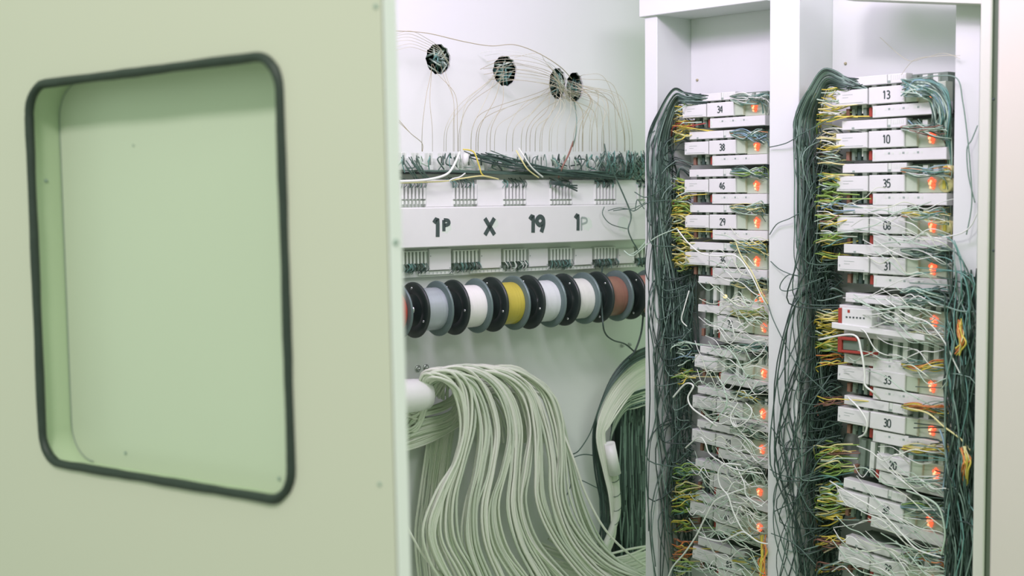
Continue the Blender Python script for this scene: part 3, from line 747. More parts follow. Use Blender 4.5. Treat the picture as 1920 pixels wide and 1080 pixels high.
single([(1270, 428, .012), (1230, 445, .014), (1200, 470, .02), (1185, 480, .02), (1170, 470, .02)], 1.2, WG, 'pale wire crossing the left post beside the block numbered 29')
# yellow round plugs on the right
def plug(px, py, rr, hgt, label):
    c = rk(px, py, -.02); mb = MB(); mb.lathe(c, RN, [(-.02, rr*.8), (-.003, rr), (0, rr*.95), (.001, rr*.5), (.0015, .0001)], YEL2, 20)
    body = mb; t = empty('yellow_plug', tuple(c), label, 'plug', 'yellow plugs at the right of the right bay')
    body.build('body', t); m2 = MB(); m2.box((-.002, -.002, -.006), (.002, 0, .006), YEL, lambda x, y, z: c + RU*x - RN*y + RN*.0015 + Vector((0, 0, z))); m2.build('slot', t)
plug(1772, 346, .0115, 0, 'largest yellow round plug, middle one of the three on the right')
plug(1773, 425, .0100, 0, 'lowest of the three yellow round plugs, crossed by wires')
plug(1775, 318, .0075, 0, 'smallest of the three yellow plugs, topmost')
# ochre cable tags lower right
for k, L in enumerate([[(1808, 905, .01), (1812, 880, .026), (1814, 860, .027), (1806, 840, .02)], [(1795, 660, .02), (1805, 640, .026), (1800, 620, .02), (1798, 600, .012)], [(1430, 1085, .002), (1428, 1060, .004), (1434, 1035, .002), (1430, 1010, .0)]]):
    S = []
    for j in range(9):
        S.append((rw([(a+U(-7, 7), b+U(-8, 8), c-.002+U(0, .006)) for a, b, c in L], 5), 1.5*PXM, random.choice([YEL, YEL, ORG, YEL2])))
    wires_obj('wire_tuft', S, rk(*L[0]), ['ochre wire tuft on the right post level with block 20', 'yellow wire tuft at right of the thin unnumbered block', 'bright yellow wires at the bottom right corner of the left bay'][k], 'wires')

# red edged end cover on unnumbered block + loose white bar
mb = MB(); p = rk(1573, 585, .003)
X_ = lambda x, y, z: p + RU*x - RN*y + Vector((0, 0, z))
mb.box((-.002, 0, -.017), (.005, .016, .006), RED, X_, .001); mb.box((.0055, -.001, -.020), (.058, .014, .007), WHITE, X_, .001)
for k in range(6): mb.box((.013+k*.006, -.0014, -.008), (.016+k*.006, -.001, -.0055), INK, X_)
mb.box((.016, -.0014, .000), (.020, -.001, .0045), RED, X_)
o = mb.build('junction_cover', None, origin=p); tag(o, 'white cover with a red left edge in the middle of the right bay', 'cover')
mb = MB(); p2 = rk(1570, 610, .004)
def X2(x, y, z):
    q = math.radians(3.0); return p2 + RU*(x*math.cos(q)) - RN*y + Vector((0, 0, z - x*math.sin(q)))
mb.box((-.008, -.004, -.005), (.150, .004, .004), WHITE, X2, .001)
o = mb.build('white_bar', None, origin=p2); tag(o, 'long white plastic bar lying slanted below the red edged cover', 'bar')
mb = MB(); p3 = rk(1573, 646, .002)
X3 = lambda x, y, z: p3 + RU*x - RN*y + Vector((0, 0, z))
mb.box((-.003, 0, -.012), (.004, .014, .012), RED, X3, .001); mb.box((.004, 0, -.012), (.060, .014, -.008), RED, X3, .001)
mb.box((.004, .004, -.008), (.040, .014, .010), CHASS, X3, .001); mb.box((.004, 0, .007), (.030, .012, .012), RED, X3, .001)
o = mb.build('red_bracket', None, origin=p3); tag(o, 'red plastic bracket between the white bar and block 33', 'bracket')

# ================================================================== LETTERED TERMINAL STRIP ON THE BACK PANEL
st = empty('terminal_strip', tuple(pk(960, 470, .02)), 'long white terminal strip marked P X 19 1 on the back panel', 'terminal strip')
UL, UR = pu(655), pu(1215)
zA = pk(1000, 338).z; zB = pk(1000, 386, .045).z; zC = pk(1000, 457, .045).z; zD = pk(1000, 508).z
def pbox(mb, a, b, y0, y1, z0, z1, mt, bev=.0006): mb.box((a, y0, z0), (b, y1, z1), mt, PX, bev)
mb = MB(); pbox(mb, UL, UR, -.012, 0, zD, zA-.004, WHITE2); mb.build('mounting_plate', st)
mb = MB(); pbox(mb, pu(640, .045), pu(1212, .045), -.045, -.012, zC, zB, WHITE, .0015); cov = mb.build('cover', st)
# letters on the cover
mb = MB()
def lett(txt, px, py, h, wd, mt, gap=.9):
    c = pk(px, py, .045); u = (c-PO).dot(PV); hh = h * c.y / F
    mb = MB(); digits(mb, txt, PX, u, c.z-hh/2, hh, wd, mt, PN, yoff=-.0452, gap=gap, xs=1.45)
    mb.build('painted_digit' if txt.isdigit() else ('faded_letter' if mt is INKF else 'painted_letter'), st)
lett('1', 811, 428, 33, .0075, INK); lett('P', 832, 423, 21, .0062, INK)
lett('X', 909, 425, 31, .0075, INK)
lett('1', 991, 421, 31, .0078, INK); lett('9', 1006, 421, 29, .0082, INK)
lett('1', 1076, 418, 29, .0070, INK)
for px, py, r in ((836, 425, 15), (927, 419, 11), (1101, 420, 15), (1168, 420, 17)):
    mb = MB(); c = pk(px, py, .045); r *= c.y/F; vv = [c + PN*.00008]; k = 14
    for i in range(k):
        q = 2*math.pi*i/k; rr = r*(.8+.25*math.sin(i*3.1)); vv.append(c + PN*.00008 + PV*(rr*math.cos(q)) + Vector((0, 0, rr*1.05*math.sin(q))))
    mb.add(vv, [(0, i+1, (i+1) % k+1) for i in range(k)], SMUDGE)
    mb.build('faded_paint', st)
lett('P', 1090, 420, 24, .0035, INKF)
# upper and lower comb groups
random.seed(61)
GX = [(655, 703), (753, 801), (849, 897), (943, 988), (1031, 1074), (1114, 1156), (1194, 1215)]
PLX = [(710, 748), (805, 846), (901, 940), (992, 1028), (1078, 1111), (1160, 1190)]
for gi, (xa, xb) in enumerate(GX):
    for row, (w_, ya, yb, nm) in enumerate(((.022, 345, 383, 'pin_group'), (.020, 466, 503, 'clip_group'))):
        mb = MB(); a, b = pu(xa, w_), pu(xb, w_); k = 7 if xb-xa > 30 else 3
        c0 = pk((xa+xb)/2, ya - (xa-960)*.02*(1 if row else 0), w_).z; c1 = pk((xa+xb)/2, yb - (xa-960)*.03*row, w_).z
        for j in range(k):
            x = a + (b-a)*(j+.5)/k; hw = (b-a)/k*.28
            z0 = c1 + (c0-c1)*.35
            pbox(mb, x-hw, x+hw, -w_, -.012, z0 if row else c1+(c0-c1)*.25, c0, WHITE2 if row else WHITE)
            pbox(mb, x-hw*.7, x+hw*.7, -w_-.001, -.012, c1, c1+(c0-c1)*.18, WHITE2 if not row else CHASS)
        if row:
            pbox(mb, a, b, -.0125, -.012, c1, c0, CHASS)
            pbox(mb, a, b, -w_-.001, -.012, c0-.002, c0, WHITE2)
        mb.build(nm, st)
        # little wires at the group
        mb = MB()
        zt = c0 if row == 0 else c1
        for j in range(26 if row else 14):
            x = U(a, b); 
            if row: P = [PX(x, -w_, c1+(c0-c1)*.38), PX(x+U(-.003, .004), -w_-U(.002, .007), c1+U(.003, .008)), PX(x+U(-.006, .006), -w_+U(-.003, .006), c1-U(-.003, .005))]
            else: P = [PX(x, -w_, c0-.006), PX(x+U(-.003, .004), -w_-U(.001, .006), c0+U(-.001, .004)), PX(x+U(-.008, .008), -.01, c0+U(.005, .012))]
            mb.tube(spl(P, 4), .0007, random.choice([BLK, BLK2, BLK2, WT] if gi != 3 or not row else [BLK, WG, WW, BLK2]), 4, cap=False)
        mb.build('wire_ends', st)
mb = None
for gi, (xa, xb) in enumerate(PLX):
    mb = MB(); a, b = pu(xa, .02), pu(xb, .02)
    zt0 = pk((xa+xb)/2, 337, .02).z; pbox(mb, a-.006, b+.006, -.020, -.012, zB, zt0, WHITE, .001); mb.build('designation_plate', st)
    mb = MB(); z1 = pk((xa+xb)/2, 466, .02).z; z0 = pk((xa+xb)/2, 506-(xa-820)*.035, .02).z
    pbox(mb, a, b, -.020, -.012, z0, z1, WHITE, .001)
    for cx_, cz_ in ((a+.002, z1-.012), (b-.003, z0+.003)):
        c = PX(cx_, -.0205, cz_); mb.lathe(c, PN, [(0, .0012), (.0004, .0001)], INKF, 8)
    mb.build('designation_plate', st)
    mb = MB(); a2, b2 = pu(xa-20, .016), pu(xb+6, .016)
    pbox(mb, a2, b2, -.016, 0, z0-.0075, z0-.001, WHITE2, .0005)
    for k in range(9): x = a2+(b2-a2)*(k+.5)/9; pbox(mb, x-.0006, x+.0006, -.0164, -.016, z0-.006, z0-.0025, INKF)
    mb.build('ledge', st)
# upper terminal rail
rail = empty('terminal_rail', tuple(pk(960, 320, .02)), 'narrow terminal rail with a row of clips and wires above the lettered strip', 'terminal strip')
mb = MB(); zr1 = pk(980, 296, .02).z; zr0 = pk(980, 322, .02).z
pbox(mb, UL, UR, -.012, 0, zr0-.004, zr1-.002, WHITE2); pbox(mb, UL, UR, -.020, -.002, zr0-.0045, zr0-.001, BLKP); mb.build('rail', rail)
for i in range(25):
    x = UL+(UR-UL)*(i+.5)/25
    mb = MB(); pbox(mb, x-.0058, x+.0058, -.022, -.012, zr0+.002, zr0+.010, WHITE2)
    pbox(mb, x-.0050, x-.0022, -.022, -.012, zr0+.010, zr1+.006, WHITE2); pbox(mb, x+.0022, x+.0050, -.022, -.012, zr0+.010, zr1+.006, WHITE2)
    pbox(mb, x-.003, x+.003, -.019, -.012, zr0+.010, zr1+.002, CHASS if i % 3 else BLK2)
    mb.build('clip', rail)
random.seed(71); S = []
for i in range(90):
    x = 1208 - 456*R()**1.9
    L = [(x, 300+U(-6, 6), .022), (x+U(-4, 4), 292+U(-5, 8), .03), (x+U(-12, 12), 304+U(-5, 10), .032), (x+U(-14, 16), 318+U(-8, 6), .026)]
    S.append((pw(L, 4), U(.9, 1.6)*PXM, random.choice([BLK, BLK2, BLK3, WT, WG, BLK2])))
for i in range(60):
    x = U(1130, 1206); L = [(x, 285+U(-3, 10), .03), (x+U(-10, 10), 300, .038), (x+U(-14, 14), 318, .034), (x+U(-10, 10), 336, .026)]
    S.append((pw(L, 4), U(.8, 1.3)*PXM, random.choice([BLK, BLK2, BLK3, WT])))
mb = MB()
for P, r, mt in S: mb.tube(P, r, mt, 4, cap=False)
o = mb.build('short_wires', rail); o['kind'] = 'stuff'
S = []
for i in range(20):
    x0 = U(870, 930); L = [(x0, 286+U(-4, 10), .03), (x0+45, 300+U(-4, 8), .036), (x0+110, 316+U(-6, 6), .038), (x0+190, 326+U(-8, 6), .036), (min(1180, x0+260), 331+U(-8, 8), .03)]
    S.append((pw(L, 6), U(1.0, 1.5)*PXM, random.choice([BLK, BLK2, BLK])))
for i in range(9):
    x0 = U(752, 780); L = [(x0, 300+U(-8, 5), .03), (x0+12, 318, .034), (x0+25+U(-6, 10), 334, .028)]
    S.append((pw(L, 5), 1.2*PXM, BLK2))
for i in range(10):
    S.append((pw([(760+i*4, 320, .026), (900, 322+U(-2, 4), .03), (1040+U(-60, 60), 326+U(-4, 4), .03), (1195, 322+U(-4, 5), .03)], 6), 1.1*PXM, BLK2))
wires_thing('wire_loom', S, pk(1000, 320, .03), 'black wires lying along the terminal rail above the lettering', 'wires')
single([(862, 285, .03), (850, 312, .04), (835, 328, .042), (800, 337, .04), (750, 340, .036)], 2.6, WW, 'thick white wire curving down to the left end of the terminal rail', plane=pw)
single([(872, 325, .03), (862, 332, .036), (850, 335, .04), (840, 340, .036)], 1.6, WW, 'short white wire below the white connector on the rail', plane=pw)
single([(868, 280, .03), (888, 285, .036), (898, 310, .04), (905, 328, .04), (925, 334, .03)], 1.5, YEL, 'yellow wire bending down over the terminal rail', plane=pw)
single([(750, 343, .03), (830, 340, .036), (870, 334, .04), (905, 330, .04), (935, 336, .034)], 1.5, YEL2, 'yellow wire lying along the top of the lettered strip', plane=pw)
single([(968, 282, .03), (978, 300, .04), (990, 318, .042), (1010, 333, .034)], 1.6, YEL2, 'straw wire slanting over the middle of the terminal rail', plane=pw)
single([(973, 278, .03), (982, 292, .042), (998, 315, .044), (1018, 332, .034)], 1.7, WW, 'cream wire beside the straw wire on the terminal rail', plane=pw)
single([(1075, 265, .03), (1066, 290, .04), (1055, 312, .04), (1047, 333, .03)], 2.0, BRN, 'pinkish brown wire slanting down over the terminal rail', plane=pw)
for k in range(3): 
    single([(1033, 340+k*2, .03), (1050, 343+k*2, .038), (1082, 358-k*5, .034)], 1.8, BLK, ['top', 'middle', 'lowest'][k] + ' of three stiff black wire ends above the number 1', plane=pw)
mb = MB(); c = pk(873, 298, .034); mb.lathe(c, Vector((.1, 0, 1)), [(-.011, .0001), (-.010, .003), (-.003, .0055), (.006, .0055), (.009, .003), (.0095, .0001)], WHITE, 12)
o = mb.build('white_connector', None, origin=c); tag(o, 'small white oval connector hanging on the terminal rail', 'connector')
single([(1133, 270, .03), (1140, 300, .045), (1160, 345, .045), (1180, 392, .05), (1183, 410, .06), (1178, 430, .06), (1185, 450, .06), (1196, 470, .06), (1205, 500, .05)], 1.6, BLK2, 'dark wire falling over the blank right end of the lettered strip', plane=pw)
single([(1133, 388, .05), (1130, 402, .056), (1145, 420, .06), (1176, 429, .06)], 1.0, BLK2, 'thin dark curl on the right end of the lettered strip', plane=pw)
single([(1140, 395, .05), (1160, 390, .056), (1183, 392, .06), (1200, 385, .06), (1230, 368, .06)], 1.0, BLK2, 'thin dark wire rising right from the lettered strip', plane=pw)
single([(1170, 470, .05), (1180, 478, .056), (1195, 470, .06), (1212, 452, .06)], 1.6, WG, 'pale hook of wire right below the lettered strip', plane=pw)
single([(1130, 500, .04), (1127, 530, .06), (1130, 600, .12), (1135, 625, .11), (1150, 638, .10), (1172, 645, .08), (1190, 660, .07)], 1.8, BLK, 'black wire running down behind the spools to the side opening', plane=pw)
single([(1207, 575, .08), (1203, 620, .08), (1192, 655, .08), (1180, 672, .08)], 2.2, BLK, 'thick black wire beside the copper spool', plane=pw)

# ---- cable clumps seen inside the holes and thin wires
random.seed(81)
hn = ['leftmost round hole', 'second round hole', 'third round hole', 'rightmost round hole']
for i, (hx, hy, hw, hh) in enumerate(HOLES):
    S = []
    for k in range(26):
        q = U(0, 3.14); dx, dy = math.cos(q), math.sin(q); ox, oy = U(-hw*.6, hw*.6), U(-hh*.6, hh*.6)
        L = [(hx+ox-dx*hw*.7, hy+oy-dy*hh*.7, -.025), (hx+ox, hy+oy, -.010), (hx+ox+dx*hw*.7, hy+oy+dy*hh*.7, -.025)]
        S.append((pw(L, 4), U(1.6, 2.8)*PXM, random.choice([WT, BLK2, WG, BLK3, BLK3, BLK2])))
    wires_obj('cable_clump', S, pk(hx, hy, -.015), f'green cable clump seen inside the {hn[i]} in the back panel', 'wires', None)
fans = {0: [], 1: [], 2: [], 3: []}
def fan(i, x0, y0, xm, ym, x1, y1=284, c=None, r=.55, w_=.05):
    fans[i].append((pw([(x0, y0, -.006), (x0+(xm-x0)*.25, y0+(ym-y0)*.45-6, w_*.6), (xm, ym, w_), (x1+(xm-x1)*.12, y1-45, w_), (x1, y1, .026)], 7), r*PXM*U(.8, 1.2), c or random.choice([KHA, KHA2, KHA2])))
for x1, xm in ((791, 799), (811, 806), (852, 850), (858, 854), (850, 850)): fan(0, 808 + U(0, 26), 120, xm, 170+U(0, 20), x1, c=KHA)
for k in range(6):
    fans[0].append((pw([(742, 62+k*6+U(-3, 3), .04), (770, 58+k*6, .045), (800, 72+k*5, .04), (825+k*2, 90+k*4, .02), (835+k*2, 112+k*3, -.006)], 6), .55*PXM, KHA2))
for k in range(2): fans[0].append((pw([(748, 225+k*4, .04), (770, 250, .04), (791, 268, .03), (792, 284, .026)], 5), .7*PXM, KHA))
for x1, xm in ((834, 862), (860, 878), (856, 885), (880, 905), (900, 925), (922, 940), (835, 870)): fan(1, 940+U(-12, 8), 125+U(-8, 20), xm + U(-4, 4), 185+U(0, 15), x1+U(-4, 4))
for k in range(10): fan(2, 1045+U(-15, 15), 155+U(-12, 20), 915+k*16+U(-6, 6), 200+U(-12, 15), 878+k*17+U(-5, 5))
for k in range(12): fan(2, 1055+U(-15, 15), 165+U(-12, 20), 1020+k*10, 205+U(-12, 15), 985+k*15+U(-5, 5), w_=U(.03, .07))
for k in range(14): fan(3, 1075+U(-12, 12), 160+U(-10, 20), 1105+k*4+U(-6, 8), 185+U(-20, 20), 1075+k*8.5+U(-5, 5), w_=U(.03, .07))
fan(3, 1080, 150, 1150, 160, 1172, c=KHA); fan(3, 1085, 145, 1135, 148, 1172, c=KHA)
for k in range(14):   # wires sweeping from the upper left over the third hole
    y = 100+k*4+U(-3, 3); x = U(900, 985)
    fans[2].append((pw([(x, y+U(-4, 8), .01), (x+45, y-4+U(-4, 4), .05), (1020+k*2, y+12, .05), (1060+U(-8, 8), 150+k*3, .03), (1078+U(-10, 10), 180+U(-8, 10), -.004)], 6), .6*PXM, random.choice([KHA2, WW, KHA])))
fans[3].append((pw([(742, 58, .05), (800, 62, .05), (870, 78, .055), (920, 86, .055), (965, 84, .055), (1010, 100, .055), (1050, 125, .05), (1072, 148, -.004)], 8), .9*PXM, KHA))
fans[3].append((pw([(1077, 190, .0), (1081, 220, .04), (1080, 250, .045), (1074, 275, .03)], 6), 1.7*PXM, BLK3))
for i in range(4):
    wires_thing('jumper_wires', fans[i], pk(HOLES[i][0], HOLES[i][1], .02), f'thin beige wires fanning down from the {hn[i]}', 'wires', 'thin wires fanning from the round holes', sides=4)

# ================================================================== SPOOLS
AX = PV
cols = [('red', mat('winding_red', (0.45, 0.07, 0.04), .4)), ('silver grey', mat('winding_silver', (0.46, 0.53, 0.54), .28, metal=.35)),
        ('bright white', mat('winding_white', (0.80, 0.82, 0.76), .4)), ('yellow', mat('winding_yellow', (0.52, 0.46, 0.07), .35, noise=.25, nscale=40)),
        ('bluish white', mat('winding_bluewhite', (0.66, 0.72, 0.70), .35, noise=.08, nscale=60)), ('cream white', mat('winding_cream', (0.72, 0.76, 0.68), .4, noise=.06, nscale=60)),
        ('copper brown', mat('winding_copper', (0.30, 0.16, 0.11), .35, noise=.25, nscale=50)), ('dull pink', mat('winding_pink', (0.48, 0.20, 0.17), .4))]
SPW = .062
cen = [(773, 581), (848, 576.5), (920, 571), (991, 566), (1056, 562), (1117, 558), (1178, 553)]
us = [pu(x, SPW, y) for x, y in cen]; zs = [pk(x, y, SPW).z for x, y in cen]
print('spool u', [round(a, 3) for a in us], 'z', [round(a, 3) for a in zs])
pitch_ = (us[-1]-us[0])/6; zavg = sum(zs)/len(zs)
spool_lab = {'red': 'wire spool wound with red wire, leftmost in the row', 'silver grey': 'wire spool wound with silver grey wire',
  'bright white': 'wire spool wound with bright white wire, beside the yellow one', 'yellow': 'wire spool wound with yellow wire',
  'bluish white': 'wire spool wound with bluish white wire, right of the yellow one', 'cream white': 'wire spool wound with cream white wire, left of the copper one',
  'copper brown': 'wire spool wound with copper brown wire', 'dull pink': 'wire spool wound with dull pink wire, cut off at right by the frame post'}
RFL = .0455
random.seed(91)
for k in range(-1, 7):
    u = us[0] + pitch_*k; c = PO + PV*u + PN*SPW + Vector((0, 0, zavg + U(-.0006, .0006)))
    nm, wm = cols[k+1]
    t = empty('wire_spool', tuple(c - Vector((0, 0, RFL))), spool_lab[nm], 'spool', 'wire spools on the rod')
    L = pitch_*.60; RF = RFL * U(.97, 1.02)
    def flange(t0, th, mt):
        mb = MB(); mb.lathe(c, AX, [(t0, .006), (t0, RF*.55), (t0+.0008, RF*.57), (t0, RF*.60), (t0, RF*.96), (t0+th*.3, RF), (t0+th*.7, RF), (t0+th, RF*.96), (t0+th, .006)], mt, 40)
        return mb
    fl = flange(0, .006, BLKP); fo = fl.build('flange', t)
    mb = MB(); q = U(2.2, 4.2)
    for dq in (0, 2.1, 4.2):
        mb = MB(); a_ = AX.orthogonal().normalized(); b_ = AX.cross(a_); cc_ = c + (a_*math.cos(q+dq)+b_*math.sin(q+dq))*RF*.78
        mb.lathe(cc_, -AX, [(0, .0022), (.001, .0018), (.0012, .0001)], STEEL, 10); sub(mb, 'screw', fo)
    flange(L, .005, GREYF).build('flange', t)['label'] = 'grey flange'
    mb = MB(); prof = []
    nn = 26
    for j in range(nn+1):
        x = .006 + (L-.006)*j/nn; prof.append((x, RF*(.755 + (.012 if j % 2 else 0) + U(-.004, .004))))
    mb.lathe(c, AX, prof, wm, 36); mb.build('winding', t)
mb = MB(); c0 = PO + PV*(us[0]-pitch_*2) + PN*SPW + Vector((0, 0, zavg)); mb.tube([c0, c0 + PV*pitch_*10.2], .0062, STEEL, 12)
rod = mb.build('spool_rod', None, origin=c0); tag(rod, 'steel rod carrying the row of wire spools', 'rod')
# bolts
for (px, py, lab) in ((783, 691, 'left of the pair of round bolt heads above the cable sleeve'), (798, 689, 'right of the pair of round bolt heads above the cable sleeve'),
                      (1166, 648, 'left small bolt head near the side opening'), (1180, 646, 'right small bolt head near the side opening')):
    c = pk(px, py, 0); rr = .0056 if px < 900 else .0036
    t = empty('bolt', tuple(c), lab, 'bolt', 'bolts on the back panel')
    mb = MB(); mb.lathe(c, PN, [(0, rr), (.002, rr), (.0024, rr*.7)], STEEL, 20); mb.build('washer', t)
    mb = MB(); mb.lathe(c, PN, [(.0024, rr*.66), (.005, rr*.6), (.0065, rr*.3), (.0067, .0001)], STEEL, 14); mb.build('head', t)

# ================================================================== CREAM CABLE BUNDLE
random.seed(101)
KEY = [  # t, list of (x,y)
 (0.00, [(800, 712), (835, 706), (862, 735), (868, 790), (850, 860), (820, 920), (803, 990), (822, 1050), (860, 1110)]),
 (0.12, [(800, 706), (848, 699), (880, 730), (890, 800), (876, 870), (858, 940), (855, 1010), (880, 1070), (900, 1110)]),
 (0.30, [(810, 702), (868, 693), (910, 725), (930, 800), (915, 880), (897, 950), (905, 1020), (935, 1080), (960, 1120)]),
 (0.50, [(820, 700), (895, 690), (950, 725), (972, 800), (963, 880), (955, 950), (975, 1020), (1015, 1080), (1040, 1120)]),
 (0.70, [(830, 700), (920, 690), (985, 730), (1012, 800), (1018, 870), (1018, 940), (1040, 1010), (1085, 1070), (1130, 1110)]),
 (0.88, [(850, 702), (950, 692), (1010, 722), (1035, 780), (1048, 850), (1048, 930), (1075, 1000), (1125, 1055), (1180, 1085)]),
 (1.00, [(860, 704), (970, 691), (1022, 718), (1042, 775), (1062, 850), (1092, 940), (1130, 1010), (1175, 1055), (1215, 1075)])]
def keyc(t):
    for (a, A), (b, B) in zip(KEY, KEY[1:]):
        if t <= b:
            f = (t-a)/(b-a); return [(p[0]*(1-f)+q[0]*f, p[1]*(1-f)+q[1]*f) for p, q in zip(A, B)]
    return KEY[-1][1]
CM = [CREAM, CREAM, CREAM2, CREAM3]
S = []
strands = [.0, .09, .2, .3, .4, .5, .6, .7, .8, .9, .97]
for si, s0 in enumerate(strands):
    ph = U(0, 6); sw = U(.00, .012)
    for i in range(13 if si < 10 else 7):
        t = min(1, max(0, s0 + random.gauss(0, .015))); K = keyc(t)
        L = [(600, 770 + U(0, 90), .03+U(0, .03)), (735, 735 + U(0, 100), .03+U(0, .03)), (785, 720+ (1-t)*20 + U(0, 70), .04+U(0, .03))]
        if i % 2: L = [(K[0][0]-20, K[0][1]+U(15, 50), .045)]
        lay = .075 + .05*(1-t) + U(-.012, .012)
        off = random.gauss(0, 3.2)
        # the strand narrows and fans as it falls
        for j, (x, y) in enumerate(K):
            f = [1, .8, 1.0, .8, .5, .9, 1.2, 1.3, 1.4][j]
            L.append((x + off*f*1.6 + 7*math.sin(ph+j*1.0) + U(-1.2, 1.2), y + (U(-3, 8) + off*.6 if j < 3 else U(-4, 4)), lay + (-.02 if j == 0 else 0) + sw))
        S.append((pw(L, 5), 2.75*2.2/F*U(.9, 1.08), random.choice(CM)))
# horizontals behind the drops
for i in range(46):
    y = 770 + i*1.7 + U(-3, 3); e = U(900, 1045)
    if i < 32: L = [(600, y+U(20, 50), .03), (738, y+U(0, 8)+8, .03+U(0, .02)), (790, y-4+U(-2, 2), .045+U(0, .015)), (845, y-24+U(-4, 4), .05), (870, y-60+U(-10, 10), .045), (e-40, 725+U(-12, 10), .045), (e, 765+U(-10, 20), .04), (e+12, 830, .035)]
    else: L = [(600, y+40, .03), (738, y+5, .04), (790, y-10, .05), (830, y-28, .05), (870, y-50, .045), (900, y-40, .035), (930, y, .03)]
    S.append((pw(L, 5), 2.6*2.2/F, random.choice(CM)))
# back drops at far left
for i in range(16):
    x = 800 + i*3; S.append((pw([(x+8, 790, .02), (x, 840, .025), (x-12+U(-3, 3), 930, .03), (x-18+U(-4, 4), 1010, .03), (x-8+U(-4, 4), 1110, .03)], 5), 2.6*2.2/F, random.choice(CM)))
# bottom sweep to the right
for i in range(26):
    y = 1030+i*2.4
    S.append((pw([(1020+U(-40, 20), 1010+i*3, .04), (1075, y+10+U(-4, 4), .045), (1130, y+14+U(-5, 5), .05), (1180, y+4+U(-8, 6), .05), (1225, y-8+U(-6, 6), .05)], 5), 2.6*2.2/F, random.choice(CM)))
S.append((pw([(738, 940, .12), (775, 1010, .12), (800, 1050, .12), (840, 1090, .12)], 5), 2.6*2.2/F, CREAM3))
S.append((pw([(1040, 770, .08), (1075, 860, .10), (1100, 930, .10), (1140, 1000, .10), (1200, 1055, .08), (1220, 1060, .06)], 6), 2.6*2.2/F, CREAM3))
bun = wires_thing('cable_bundle', S, pk(930, 900, .06), 'large cream cable bundle draped over and hanging below the spools', 'cables', part='cable', sides=6)
# sleeve
ca = pk(660, 752, .10); cb = pk(800, 739, .10); ax = (cb-ca); mb = MB()
mb.lathe(ca, ax, [(0, .030), (ax.length*.3, .0292), (ax.length*.6, .0278), (ax.length*.9, .0255), (ax.length, .0235), (ax.length, .0215), (ax.length*.8, .021)], SLEEVE, 28)
so = mb.build('sleeve', bun); so['label'] = 'smooth white plastic sleeve'

# ---- right hand bundle and dark opening
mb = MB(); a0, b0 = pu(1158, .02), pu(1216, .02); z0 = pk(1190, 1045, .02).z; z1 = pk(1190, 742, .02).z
pbox(mb, a0, b0, -.004, .0, z0, z1, DARK)  # flat dark plate standing in for the shade inside the opening
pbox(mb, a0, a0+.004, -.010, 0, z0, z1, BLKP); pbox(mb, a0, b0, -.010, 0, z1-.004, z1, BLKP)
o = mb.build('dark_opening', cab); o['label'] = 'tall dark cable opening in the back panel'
random.seed(111); S = []
for i in range(20):
    t = i/19
    L = [(1225, 664+t*48, .06), (1190, 682+t*50, .065), (1155+t*8, 715+t*50+U(-3, 3), .065), (1130+t*12, 765+t*34, .06), (1120+t*14+U(-2, 2), 820, .055), (1132+t*14, 880+U(-5, 5), .05), (1143+t*10, 935, .048), (1146+t*8, 1000, .046), (1130+t*8, 1045, .045)]
    S.append((pw(L, 6), 1.9*2.3/F, random.choice(CM)))
for i in range(14):
    t = i/13
    S.append((pw([(1225, 725+t*30, .05), (1195, 735+t*28+U(-4, 4), .05), (1170, 748+t*26, .045), (1150, 790+t*20, .04), (1143, 840, .035)], 5), 1.7*2.3/F, random.choice([CREAM2, BLK3, CREAM2, BLK2])))
b2 = wires_thing('cable_bundle', S, pk(1160, 800, .05), 'smaller cream cable bundle arching down behind the frame edge', 'cables', part='cable', sides=6)
ca = pk(1143, 831, .062); cb = pk(1153, 888, .058); ax = cb-ca; mb = MB()
mb.lathe(ca, ax, [(.001, .0001), (.001, .0085), (0, .0098), (ax.length*.5, .0105), (ax.length, .0112), (ax.length, .009), (ax.length*.9, .009)], SLEEVE, 20); so = mb.build('sleeve', b2); so['label'] = 'short white plastic sleeve'
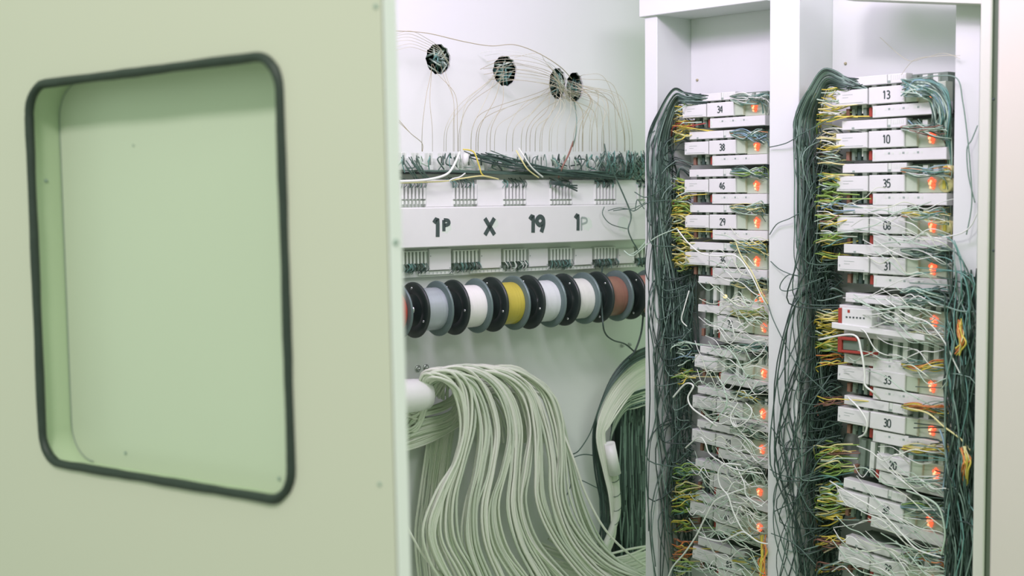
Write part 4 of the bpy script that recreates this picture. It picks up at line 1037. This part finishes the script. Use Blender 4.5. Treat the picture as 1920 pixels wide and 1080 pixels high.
# wrapped lower end
P = pw([(1152, 884, .052), (1156, 920, .05), (1157, 960, .05), (1145, 1000, .05), (1128, 1040, .05)], 6)
mb = MB(); mb.tube(P, .0068, CREAM2, 10); mb.build('wrapped_end', b2)
mb = MB()
for k in range(5):
    c = P[3+k*4]; 
    R0 = [c + (PV*math.cos(q) + PN*math.sin(q))*.0072 + Vector((0, 0, .004*math.cos(q))) for q in [2*math.pi*j/14 for j in range(15)]]
    mb.tube(R0, .0006, BLK2, 4, cap=False)
mb.build('binding_twine', b2)
S = []
for i in range(26):
    t = i/25
    L = [(1228, 645+t*18, .07), (1185, 665+t*16+U(-2, 2), .075), (1150-t*3, 702+t*20, .07), (1125-t*4, 760+t*14, .06), (1112+t*8, 810+U(-5, 5), .045), (1118+t*18+U(-5, 5), 880, .035), (1128+t*16+U(-5, 5), 960, .03), (1122+t*16+U(-5, 5), 1040+U(-15, 10), .03)]
    S.append((pw(L, 5), U(1.1, 1.7)*2.3/F, random.choice([BLK, BLK, BLK2])))
for i in range(40):
    x = 1165+i*1.2; S.append((pw([(x+U(-8, 14), 745+U(-5, 30), .02), (x+U(-4, 4), 820, .026), (x+U(-5, 5), 920, .024), (x+U(-6, 6), 1000, .022), (x+U(-6, 6), 1045, .02)], 4), U(1.3, 2.1)*2.3/F, random.choice([BLK, BLK, BLK2, BLK3])))
wires_thing('cable_bundle', S, pk(1150, 850, .04), 'black cable bundle arching beside the smaller cream bundle into the dark opening', 'cables', part='cable')
for L, lab in (([(1055, 868, .02), (1075, 858, .03), (1095, 852, .03), (1118, 855, .03)], 'short black wire stub at right of the cream cables'),
               ([(1068, 885, .01), (1070, 910, .012), (1060, 935, .012), (1056, 960, .01)], 'thin dark wire hanging on the lower back panel'),
               ([(1118, 780, .05), (1105, 815, .04), (1085, 845, .03), (1072, 852, .02)], 'black wire slanting down left from the black bundle'),
               ([(1085, 898, .02), (1100, 905, .03), (1120, 915, .035)], 'short slanted dark wire left of the dark opening'),
               ([(1070, 930, .012), (1066, 970, .014), (1075, 1010, .014), (1100, 1040, .014)], 'thin pale green wire curling on the lower back panel')):
    single(L, 1.3, BLK2 if 'pale' not in lab else WG, lab, plane=pw)

# ================================================================== FLOOR
mb = MB(); mb.box((-4, -3, -.05), (4, 5, 0), mat('floor_vinyl', (.40, .42, .36), .5, noise=.1, nscale=4), Id)
fl = mb.build('floor'); fl['kind'] = 'structure'
print('tris', sum(len(o.data.polygons) for o in bpy.data.objects if o.type == 'MESH')*2, 'objects', len(bpy.data.objects))
